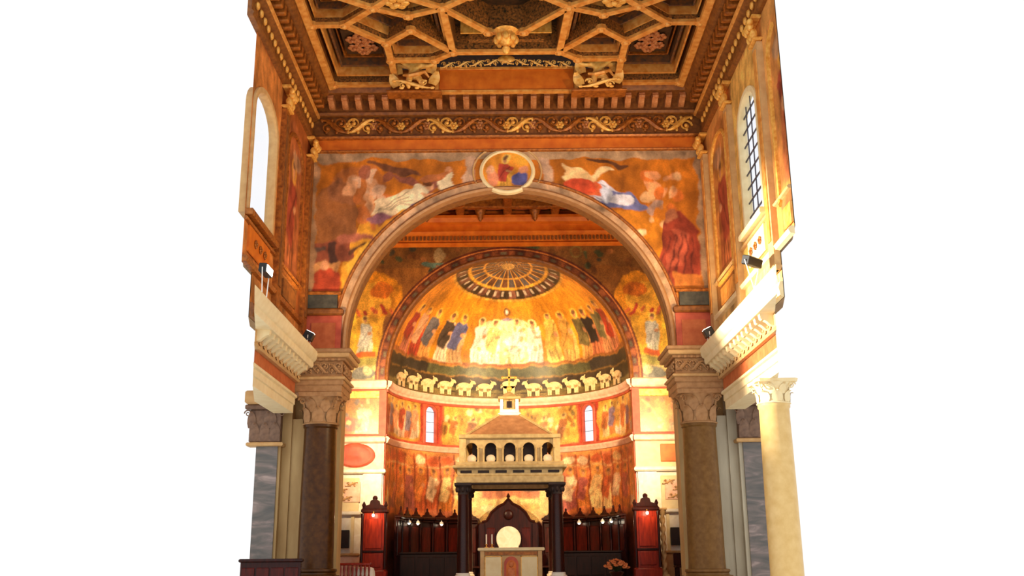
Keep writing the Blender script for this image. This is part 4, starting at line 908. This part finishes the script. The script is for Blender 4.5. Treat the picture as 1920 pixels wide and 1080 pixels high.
# ================================================================== CIBORIUM
cb = thing('ciborium', 'stone altar canopy on dark porphyry columns with arcaded gallery and pyramid roof', 'altar canopy', (0, 37.2, .9))
H0 = .9; hw = 1.66
for ix in (-1, 1):
    for iy in (-1, 1):
        b = MB(); b.lathe([(.215, .32), (.2, 1.5), (.185, 2.95), (.2, 2.99)], (ix*hw, iy*1.62, 0), 24); cc = b.build('column', M['porphyry'], cb)
        b = MB(); b.bbox(ix*hw-.3, ix*hw+.3, iy*1.62-.3, iy*1.62+.3, 0, .16, .02); b.lathe([(.29, .16), (.3, .21), (.24, .26), (.25, .3), (.215, .33)], (ix*hw, iy*1.62, 0), 24); b.build('base', M['white_marble'], cc)
        b = MB(); b.lathe([(.2, 2.98), (.19, 3.05), (.24, 3.2), (.3, 3.3)], (ix*hw, iy*1.62, 0), 16); b.bbox(ix*hw-.3, ix*hw+.3, iy*1.62-.3, iy*1.62+.3, 3.29, 3.38, .01)
        for k in range(8): a = k*PI/4; b.ball((ix*hw+.22*math.cos(a), iy*1.62+.22*math.sin(a), 3.16), .06, .06, .1, 6, 5)
        b.build('capital', M['dark'], cc)
def ring(name, z0, z1, o, t, m, bev=.02):
    b = MB(); ox = hw+o; oy = 1.62+o
    b.bbox(-ox, ox, -oy, -oy+t, z0, z1, bev); b.bbox(-ox, ox, oy-t, oy, z0, z1, bev); b.bbox(-ox, -ox+t, -oy+t, oy-t, z0, z1, bev); b.bbox(ox-t, ox, -oy+t, oy-t, z0, z1, bev); return b.build(name, m, cb, False)
ring('architrave', 3.38, 3.62, .24, .5, M['cib_stone']); ring('soffit', 3.33, 3.39, .22, .46, M['dark'])
ring('frieze', 3.62, 3.9, .2, .44, M['cib_stone']); ring('cornice', 3.88, 4.0, .36, .66, M['cib_stone'], .03); ring('cornice_top', 3.98, 4.12, .26, .6, M['cib_stone'], .03)
b = MB(); b.box(-1.9, 1.9, -1.86, 1.86, 4.0, 4.1); b.build('gallery_floor', M['cib_stone'], cb, False)
sl = MB(); sl.box(-.2, .2, -.01, .01, -.045, .045); slm = sl.mesh('frieze_slot_shade', M['dark'], False)  # flat dark plates on the frieze stand in for shaded slots
for k in range(6):
    for iy, r in ((-1, 0), (1, 0)): put('frieze_slot_shade', slm, cb, (-1.55+.62*k, iy*1.825, 3.77))
    for ix in (-1, 1): put('frieze_slot_shade', slm, cb, (ix*1.865, -1.5+.6*k, 3.77), (0, 0, PI/2))
def arcade_mesh(name, L, z0, z1, n, m):
    """one wall of the gallery with n arched openings cut through"""
    b = MB(); p = L/n; r = p*.31; zs = z0+.42*(z1-z0)+.14
    for k in range(n):
        x0 = -L/2+k*p; x1 = x0+p; cx = (x0+x1)/2
        A = np.linspace(PI, 0, 13); inn = [(cx-r, z0)]+[(cx+r*math.cos(a), zs+r*math.sin(a)) for a in A]+[(cx+r, z0)]
        out = [(x0, z0)]+[(x0+(x1-x0)*i/12, z1) for i in range(13)]+[(x1, z0)]
        m_ = len(inn); vs = [(x, -.06, z) for x, z in inn+out]+[(x, .06, z) for x, z in inn+out]; fs = []
        for i in range(m_-1): fs += [(i, i+1, m_+i+1, m_+i), (2*m_+i, 3*m_+i, 3*m_+i+1, 2*m_+i+1), (i, 2*m_+i, 2*m_+i+1, i+1)]
        b.add(vs, fs)
        for sx_ in (-1, 1): b.lathe([(.045, z0), (.04, z0+.05), (.035, zs-.04), (.06, zs+.02)], (cx+sx_*(r+.035), -.09, 0), 8)
    return b.mesh(name, m)
for iy in (-1, 1): put('arcade', arcade_mesh('arcade', 3.4, 4.1, 4.95, 5, M['cib_stone']), cb, (0, iy*1.62, 0), (0, 0, 0 if iy < 0 else PI))
for ix in (-1, 1): put('arcade', arcade_mesh('arcade', 3.24, 4.1, 4.95, 5, M['cib_stone']), cb, (ix*1.64, 0, 0), (0, 0, ix*PI/2))
b = MB(); b.box(-1.35, 1.35, -1.3, 1.3, 4.1, 4.95); b.build('gallery_shade_core', M['dark'], cb, False)  # added dark core standing in for the shade inside the open gallery
for x in (-1.68, 1.68):
    for y in (-1.62, 1.62): b = MB(); b.bbox(x-.12, x+.12, y-.12, y+.12, 4.1, 5.0, .01); b.build('corner_post', M['cib_stone'], cb, False)
ring('eaves', 4.94, 5.1, .16, 1.4, M['cib_stone'], .03)
b = MB(); vs = [(-1.55, -1.5, 5.1), (1.55, -1.5, 5.1), (1.55, 1.5, 5.1), (-1.55, 1.5, 5.1), (-.36, -.36, 6.0), (.36, -.36, 6.0), (.36, .36, 6.0), (-.36, .36, 6.0)]
b.add(vs, [(0,1,5,4), (1,2,6,5), (2,3,7,6), (3,0,4,7), (4,5,6,7), (3,2,1,0)]); b.build('roof', M['cib_roof'], cb, False)
for (p, q) in ((0, 4), (1, 5), (2, 6), (3, 7)): b = MB(); b.tube([vs[p], vs[q]], .05, 6); b.build('roof_hip', M['cib_stone'], cb)
b = MB(); b.bbox(-.42, .42, -.42, .42, 5.96, 6.06, .02); b.bbox(-.36, .36, -.36, .36, 6.06, 6.2, .02); ln = b.build('lantern', M['white_marble'], cb, False)
for ix in (-1, 1):
    for iy in (-1, 1): b = MB(); b.bbox(ix*.29-.06, ix*.29+.06, iy*.29-.06, iy*.29+.06, 6.2, 6.58, .01); b.build('lantern_post', M['white_marble'], ln, False)
b = MB(); b.box(-.2, .2, -.2, .2, 6.2, 6.58); b.build('lantern_core', M['cib_stone'], ln, False)
for a in range(4):
    b = MB(); Rm = Matrix.Rotation(a*PI/2, 3, 'Z'); b.box(-.09, .09, -.215, -.19, 6.27, 6.52, M=Rm); b.build('lantern_opening_shade', M['dark'], ln, False)  # dark plates on the solid core stand in for shaded openings
b = MB(); b.bbox(-.42, .42, -.42, .42, 6.58, 6.68, .02); b.lathe([(.36, 6.68), (.22, 6.8), (.06, 6.9), (.05, 6.95)], n=8); b.build('lantern_cap', M['cib_stone'], ln)
b = MB(); b.ball((0, 0, 7.02), .11, .11, .11, 10, 6); b.box(-.035, .035, -.03, .03, 7.1, 7.75); b.box(-.22, .22, -.03, .03, 7.42, 7.49)
for x, z in ((-.24, 7.455), (.24, 7.455), (0, 7.78)): b.ball((x, 0, z), .06, .05, .06, 8, 5)
b.build('cross', M['gilt'], cb)
# globe lamps standing in the gallery arches
for k in range(5):
    x = -1.36+.68*k; t = thing('globe_lamp', 'pale round globe lamp in the canopy gallery arch', 'lamp', (x, 35.72, 5.0), group='globe lamps in the canopy gallery')
    b = MB(); b.lathe([(.1, 0), (.1, .03), (.05, .04)], n=12); b.build('base', M['cib_stone'], t); b = MB(); b.lathe([(.05, .04), (.14, .06), (.17, .14), (.15, .23), (.09, .28), (.02, .30)], n=16); b.build('globe', M['globe'], t)

# ================================================================== ALTAR, THRONE
al = thing('altar', 'cream marble altar with inlaid panels and orange arched niche', 'altar', (0.02, 36.3, .9))
b = MB(); b.bbox(-1.08, 1.08, -.5, .5, .08, 1.06, .01); b.build('body', M['cream_dim'], al, False)
b = MB(); b.bbox(-1.17, 1.17, -.6, .6, 1.06, 1.17, .025); b.build('top_slab', M['cream'], al, False)
b = MB(); b.bbox(-1.2, 1.2, -.6, .6, 0, .09, .02); b.build('plinth', M['cream_dim'], al, False)
for s in (-1, 1):
    b = MB(); b.bbox(*sorted((s*.36, s*.9)), -.54, -.49, .16, .86, .015); b.build('inlaid_panel', M['cream'], al, False)
    b = MB(); b.bbox(*sorted((s*.94, s*1.08)), -.56, -.49, .09, 1.06, .01); b.build('corner_pilaster', M['cream_dim'], al, False)
    b = MB(); x0, x1 = sorted((s*.33, s*.93)); b.box(x0, x0+.03, -.55, -.49, .13, .89); b.box(x1-.03, x1, -.55, -.49, .13, .89); b.box(x0, x1, -.55, -.49, .13, .16); b.box(x0, x1, -.55, -.49, .86, .89); b.build('panel_border', M['gilt'], al, False)
b = MB(); b.box(-.92, .92, -.55, -.5, .92, 1.03); b.build('frieze_strip', M['gilt_dark'], al, False)
ar = [(-.25, .1)]+[(-.25*math.cos(a), .62+.25*math.sin(a)) for a in np.linspace(0, PI, 13)]+[(.25, .1)]
b = MB(); b.prism(ar, lambda x, z: (x, -.6, z), lambda x, z: (x, -.5, z)); b.build('niche_frame', M['redpaint'], al, False)
b = MB(); b.prism([(x*.7, .12+(z-.1)*.82) for x, z in ar], lambda x, z: (x, -.615, z), lambda x, z: (x, -.58, z)); b.build('niche_panel', M['orange'], al, False)
b = MB(); b.ball((0, -.63, .6), .09, .03, .1, 12, 6); b.prism([(-.14, .15), (.14, .15), (.1, .48), (-.1, .48)], lambda x, z: (x, -.64, z), lambda x, z: (x, -.6, z)); b.build('niche_relief', M['petal'], al)
for x in (-.86, -.66):
    t = thing('altar_candle', 'thin white candle on a brass stick at the altar end', 'candle', (x, 36.3, 2.07), group='altar candles')
    b = MB(); b.lathe([(.07, 0), (.075, .015), (.02, .04), (.02, .1), (.045, .12), (.045, .13)], n=12); b.build('candlestick', M['gilt'], t); b = MB(); b.lathe([(.024, .13), (.024, .46), (.01, .47)], n=10); b.build('candle', M['wax'], t)
tn = thing('throne', 'white marble throne with a round disc back behind the altar', 'chair', (-.08, 43.4, .9))
b = MB(); b.lathe([(.02, -.06), (.5, -.06), (.53, -.03), (.53, .03), (.5, .06), (.02, .06)], (0, .3, 1.62), 40, M=Matrix.Rotation(PI/2, 3, 'X')); b.build('disc_back', M['white_marble'], tn)
b = MB(); b.lathe([(.36, -.09), (.40, -.08), (.40, -.05), (.36, -.05)], (0, .3, 1.62), 36, M=Matrix.Rotation(PI/2, 3, 'X')); b.build('disc_moulding', M['cream'], tn)
b = MB(); b.bbox(-.5, .5, -.4, .3, 0, .5, .03); b.build('seat', M['white_marble'], tn, False); b = MB(); b.box(-.42, .42, .22, .36, .5, 1.3); b.build('back_slab', M['white_marble'], tn, False)
for s in (-1, 1): b = MB(); b.bbox(*sorted((s*.42, s*.56)), -.4, .3, 0, .85, .03); b.build('armrest', M['white_marble'], tn, False)
cn = thing('throne_canopy', 'dark carved wooden gable behind the marble throne', 'canopy', (-.08, 44.2, .9))
gab = [(-1.3, 0), (-1.3, 2.2), (-1.15, 2.35), (-.95, 2.4), (-.75, 2.75), (-.45, 3.0), (-.2, 3.12), (0, 3.36), (.2, 3.12), (.45, 3.0), (.75, 2.75), (.95, 2.4), (1.15, 2.35), (1.3, 2.2), (1.3, 0)]
b = MB(); b.prism(gab, lambda x, z: (x, -.08, z), lambda x, z: (x, .08, z)); b.build('gable', M['wood_dark'], cn, False)
b = MB(); b.tube([(x, -.1, z) for x, z in gab[2:13]], .06, 6); b.build('gable_moulding', M['wood_dark'], cn)
for s in (-1, 1): b = MB(); b.bbox(*sorted((s*1.05, s*1.25)), -.2, 0, 0, 2.3, .03); b.build('pilaster', M['wood_dark'], cn, False); b = MB(); b.bbox(*sorted((s*.58, s*.95)), -.13, -.06, .4, 2.1, .03); b.build('panel', M['wood_mid'], cn, False)
b = MB(); b.ball((0, -.12, 2.65), .22, .06, .22, 12, 6); b.build('carved_boss', M['wood_dark'], cn); b = MB(); b.lathe([(.08, 3.3), (.04, 3.36), (.09, 3.44), (.03, 3.55), (.0, 3.6)], n=8); b.build('finial', M['wood_dark'], cn)

# ================================================================== CHOIR STALLS
def stall_parts():
    P = []
    b = MB(); b.bbox(-.36, .36, .0, .07, 0, 2.42, .02); P.append(('back', b.mesh('back', M['wood_dark'], False)))
    b = MB(); b.bbox(-.27, .27, -.04, .01, 1.05, 2.1, .02); P.append(('back_panel', b.mesh('back_panel', M['wood_mid'], False)))
    b = MB(); b.bbox(-.355, .355, -.22, .07, 2.4, 2.52, .03); b.bbox(-.35, .35, -.14, .07, 2.3, 2.4, .03); P.append(('hood', b.mesh('hood', M['wood_dark'], False)))
    b = MB(); b.bbox(-.28, .28, -.5, .0, .42, .5, .02); P.append(('seat', b.mesh('seat', M['wood_dark'], False)))
    b = MB(); b.bbox(-.35, -.29, -.5, .0, 0, .95, .02); b.bbox(-.36, -.28, -.55, .0, .9, 1.0, .02); P.append(('armrest', b.mesh('armrest', M['wood_dark'], False)))
    b = MB(); b.prism([(-.3, 2.52), (-.22, 2.6), (-.12, 2.62), (-.06, 2.72), (0, 2.78), (.06, 2.72), (.12, 2.62), (.22, 2.6), (.3, 2.52)], lambda x, z: (x, -.12, z), lambda x, z: (x, -.04, z)); b.ball((0, -.08, 2.82), .05, .05, .07, 8, 5); P.append(('cresting', b.mesh('cresting', M['wood_dark'], False)))
    b = MB(); b.tube([(-.36, -.06, .95), (-.36, -.06, 2.35)], [.035, .03], 8); P.append(('colonnette', b.mesh('colonnette', M['wood_dark'])))
    return P
SP = stall_parts()
ordw = ['first', 'second', 'third', 'fourth', 'fifth', 'sixth', 'seventh']
for s in (-1, 1):
    for k in range(7):
        t = s*(.40+.168*k); x, y, z = cyl(t, 4.55, .9)
        o = thing('choir_stall', 'dark walnut choir stall, %s from the throne on the %s side' % (ordw[k], 'candle' if s < 0 else 'flower'), 'choir stall', (x, y, z), -t, 'choir stalls around the apse')
        for nm, me in SP: put(nm, me, o)
    # straight end runs of the stalls with tall end panel
    e = thing('stall_end', 'red mahogany stall end panel by the ' + ('oval medallion' if s < 0 else 'orange panel') + ' pier, lit by a small lamp', 'stall end', (s*5.18, 38.5, .9))
    b = MB(); b.bbox(-.44, .44, 0, .5, 0, 2.55, .03); b.build('body', M['wood_red'], e, False)
    b = MB(); b.bbox(-.5, .5, -.06, .54, 2.52, 2.68, .04); b.build('cornice', M['wood_dark'], e, False); b = MB(); b.bbox(-.5, .5, -.06, .54, 0, .42, .04); b.build('plinth', M['wood_red'], e, False)
    b = MB(); b.bbox(-.3, .3, -.05, .01, 1.2, 2.3, .02); b.build('upper_panel', M['wood_red'], e, False); b = MB(); b.bbox(-.3, .3, -.05, .01, .52, 1.02, .02); b.build('lower_panel', M['wood_red'], e, False)
    b = MB(); b.bbox(-.47, .47, -.05, .0, 1.05, 1.14, .02); b.build('rail', M['wood_dark'], e, False)
    b = MB(); b.prism([(-.42, 2.68), (-.36, 2.8), (-.2, 2.84), (-.16, 2.98), (0, 3.06), (.16, 2.98), (.2, 2.84), (.36, 2.8), (.42, 2.68)], lambda x, z: (x, .05, z), lambda x, z: (x, .3, z)); b.ball((0, .15, 3.08), .1, .1, .1, 8, 6); b.build('crest', M['wood_dark'], e, False)
    for q in (-1, 1): b = MB(); b.lathe([(.07, 2.68), (.05, 2.74), (.08, 2.82), (.02, 2.95)], (q*.42, .15, 0), 8); b.build('finial', M['wood_dark'], e)
    for q in (-1, 1): b = MB(); b.lathe([(.05, .45), (.06, .6), (.045, 1.4), (.05, 2.3), (.07, 2.5)], (q*.44, -.03, 0), 10); b.build('colonnette', M['wood_dark'], e)
    L = thing('stall_lamp', 'small brass lamp glowing on the mahogany stall end by the ' + ('oval medallion' if s < 0 else 'orange panel') + ' pier', 'lamp', (s*5.18, 38.44, 3.32))
    b = MB(); b.tube([(0, 0, .12), (0, -.12, .14), (0, -.2, .06)], .012, 6); b.build('arm', M['gilt'], L); b = MB(); b.ball((0, -.2, .0), .05, .05, .06, 10, 6); b.build('bulb', M['bulb'], L)
    light('stall_light', 'POINT', (s*5.18, 38.15, 3.32), 7, size=.06)
    # dark desk in front of the stalls
    d = thing('choir_desk', 'long dark walnut choir desk in front of the stalls on the ' + ('candle' if s < 0 else 'flower') + ' side', 'desk', (s*3.1, 39.75, .9))
    b = MB(); b.bbox(-1.2, 1.2, 0, .08, 0, 1.0, .02); b.build('front', M['wood_black'], d, False); b = MB(); b.bbox(-1.25, 1.25, -.05, .42, 1.0, 1.08, .02); b.build('top', M['wood_black'], d, False)
    for k in range(4): b = MB(); b.bbox(-1.1+.57*k, -.62+.57*k, -.03, .01, .15, .88, .02); b.build('panel', M['wood_black'], d, False)
    for q in (-1, 1): b = MB(); b.bbox(*sorted((q*1.12, q*1.2)), .08, .4, 0, 1.0, .02); b.build('side', M['wood_dark'], d, False)
    # reading lamps on the stalls
    for k in (2, 4, 5):
        t = s*(.40+.168*k); x, y, z = cyl(t, 4.37, 3.14)
        L = thing('reading_lamp', 'small white lamp hanging under the %s stall hood on the %s side' % (ordw[k], 'candle' if s < 0 else 'flower'), 'lamp', (x, y, z), -t)
        b = MB(); b.lathe([(.1, 0), (.07, .08), (.02, .12), (.015, .16)], n=12); b.build('shade', M['white_metal'], L); b = MB(); b.ball((0, 0, -.01), .05, .05, .05, 10, 6); b.build('bulb', M['bulb'], L)

# ================================================================== LOOSE THINGS
fa = thing('flower_arrangement', 'orange and brown flowers in a dark bowl on the presbytery floor', 'flowers', (3.75, 36.4, .9))
b = MB(); b.lathe([(.12, 0), (.14, .03), (.1, .06), (.2, .2), (.26, .3), (.24, .32)], n=20); b.build('bowl', M['wood_dark'], fa)
b = MB()
for k in range(26): a = random.uniform(0, 6.28); r = random.uniform(.05, .42); b.tube([(0, 0, .3), (r*.5*math.cos(a), r*.5*math.sin(a), .45), (r*math.cos(a), r*math.sin(a), .42+random.uniform(0, .25))], [.02, .03, .006], 5)
b.build('foliage', M['leafgreen'], fa)
fm = rosette_mesh('flower', .1, M['petal'], 7, True)
for k in range(22): a = k*2.4; r = .09*math.sqrt(k); put('flower', fm, fa, (r*math.cos(a), r*math.sin(a), .72-r*r*1.6), (random.uniform(-.6, .6)+.5, random.uniform(-.5, .5), 0))
sc = thing('wooden_screen', 'low dark red panelled wooden screen beside the shade-tinted granite column', 'screen', (-6.75, 28.8, 0))
b = MB(); b.bbox(-.85, .85, 0, .1, 0, 1.66, .02); b.build('frame', M['wood_dark'], sc, False); b = MB(); b.bbox(-.9, .9, -.05, .15, 1.64, 1.74, .03); b.build('top_rail', M['wood_dark'], sc, False)
for k in range(4): b = MB(); b.bbox(-.8+.41*k, -.45+.41*k, -.03, .02, .2, 1.5, .02); b.build('panel', M['wood_mid'], sc, False)
bl = thing('balustrade', 'red wooden baluster rail behind the shade-tinted granite column', 'railing', (-5.35, 33.8, .9))
b = MB(); b.bbox(-.75, .75, -.05, .05, .62, .7, .02); b.build('hand_rail', M['wood_red'], bl, False); b = MB(); b.bbox(-.75, .75, -.05, .05, 0, .07, .02); b.build('bottom_rail', M['wood_red'], bl, False)
bm_ = MB(); bm_.lathe([(.03, .07), (.045, .2), (.025, .35), (.04, .5), (.03, .62)], n=8); bm_ = bm_.mesh('baluster', M['wood_red'])
for k in range(11): put('baluster', bm_, bl, (-.68+.136*k, 0, 0))
st = thing('cloth_stand', 'small stand under a white cloth beside the red stall end', 'stand', (-4.95, 34.2, .9))
b = MB(); n = 40; prof = [(.44, .0), (.42, .2), (.40, .42), (.38, .52), (.30, .56), (.02, .57)]
vs = []; fs = []
for i, (r, z) in enumerate(prof):
    for k in range(n): a = 2*PI*k/n; q = r*(1+(.05*math.sin(9*a) if i < 3 else 0)); vs.append((q*math.cos(a), q*.8*math.sin(a), z))
for i in range(len(prof)-1):
    for k in range(n): a = i*n+k; c2 = i*n+(k+1) % n; fs.append((a, c2, c2+n, a+n))
fs.append(tuple((len(prof)-1)*n+k for k in range(n))); b.add(vs, fs); b.build('cloth', M['cloth'], st)
bn = thing('bench', 'dark wooden bench beneath the black monitor by the taupe column', 'bench', (6.88, 38.6, .9))
b = MB(); b.bbox(-.7, .7, -.3, .3, .42, .5, .02); b.build('seat', M['wood_dark'], bn, False); b = MB(); b.bbox(-.7, .7, .22, .3, .5, .95, .02); b.build('backrest', M['wood_dark'], bn, False)
for x in (-.62, .62):
    for y in (-.24, .24): b = MB(); b.bbox(x-.05, x+.05, y-.05, y+.05, 0, .42, .01); b.build('leg', M['wood_dark'], bn, False)

tw_ = thing('twisted_column', 'slender twisted pale marble column beside the stall end by the taupe column', 'column', (5.82, 38.75, .9))
b = MB(); n = 12; rows = 60; vs = []; fs = []
for i in range(rows+1):
    z = .25+2.1*i/rows; ph_ = i*.34
    for k in range(n): a = 2*PI*k/n; r = .085+.025*math.cos(2*(a-ph_)); vs.append((r*math.cos(a), r*math.sin(a), z))
for i in range(rows):
    for k in range(n): a = i*n+k; q = i*n+(k+1) % n; fs.append((a, q, q+n, a+n))
b.add(vs, fs); b.build('shaft', M['cream_dim'], tw_)
b = MB(); b.bbox(-.16, .16, -.16, .16, 0, .18, .02); b.lathe([(.14, .18), (.12, .25)], n=16); b.build('base', M['cream_dim'], tw_)
b = MB(); b.lathe([(.09, 2.35), (.13, 2.45), (.16, 2.55)], n=16); b.bbox(-.17, .17, -.17, .17, 2.55, 2.62, .01); b.build('capital', M['cream_dim'], tw_)

# ================================================================== FLOODLIGHTS
def flood(name, label, loc, size, target, power, spot, body='black', parent_z=.0, glow=True, color=WARM):
    t = thing('floodlight', label, 'floodlight', loc)
    d = (Vector(target)-Vector(loc)); q = d.to_track_quat('-Y', 'Z').to_matrix()
    w, h, dp = size
    b = MB(); b.bbox(-w/2, w/2, -dp/2, dp/2, -h/2, h/2, .02, M=q); b.build('housing', M[body], t, False)
    b = MB(); b.box(-w/2+.03, w/2-.03, -dp/2-.012, -dp/2, -h/2+.03, h/2-.03, M=q); b.build('front_glass', M['flood'] if glow else M['glass'], t, False)
    b = MB()
    for s_ in (-1, 1): b.tube([(q @ Vector((s_*(w/2+.03), 0, 0))), Vector((s_*.05, 0, -parent_z))], .015, 6)
    b.tube([(-.12, 0, -parent_z), (.12, 0, -parent_z)], .03, 6); b.build('yoke', M['white_metal'], t)
    if power: light('flood_light', 'SPOT', tuple(Vector(loc)+d.normalized()*(dp/2+.08)), power, target=target, spot=spot, size=.12, blend=.8, color=color)
    return t
flood('f', 'long dark floodlight box on the bright entablature below the latticed window', (6.2, 24.0, 8.9), (.62, .24, .2), (-1.5, 32, 12.5), 1100, 110, parent_z=.92)
flood('f', 'long dark floodlight box on the entablature below the plain bright window', (-6.25, 24.4, 8.9), (.62, .24, .2), (6.4, 24.2, 7.9), 20000, 36, parent_z=.92, color=(1, .9, .74))
flood('f', 'black floodlight on the entablature end above the shade-tinted arch column', (-6.2, 29.9, 8.4), (.3, .3, .25), (-2, 30.0, 17), 300, 150, parent_z=.42)
flood('f', 'black floodlight on the entablature end above the taupe arch column', (6.2, 29.9, 8.4), (.3, .3, .25), (2, 30.0, 17), 300, 150, parent_z=.42)
flood('f', 'floodlight on the canopy roof aimed at the half dome', (0, 38.95, 6.3), (.4, .28, .2), (0, 44.5, 11.2), 500, 85, parent_z=.3)
for s in (-1, 1):
    flood('f', 'floodlight on the crossing side of the %s arch pier' % ('dark column' if s < 0 else 'taupe column'), (s*6.5, 33.15, 7.3), (.4, .3, .2), (-s*1.0, 44.5, 5.8), 3200, 92, parent_z=.0)
    flood('f', 'added unseen fill floodlight high on the crossing side above the %s arch pier' % ('dark column' if s < 0 else 'taupe column'), (s*6.4, 33.05, 8.6), (.36, .3, .2), (s*5.4, 40, 12.2), 900, 80, parent_z=.0)  # added hidden pair to brighten the upper apse front
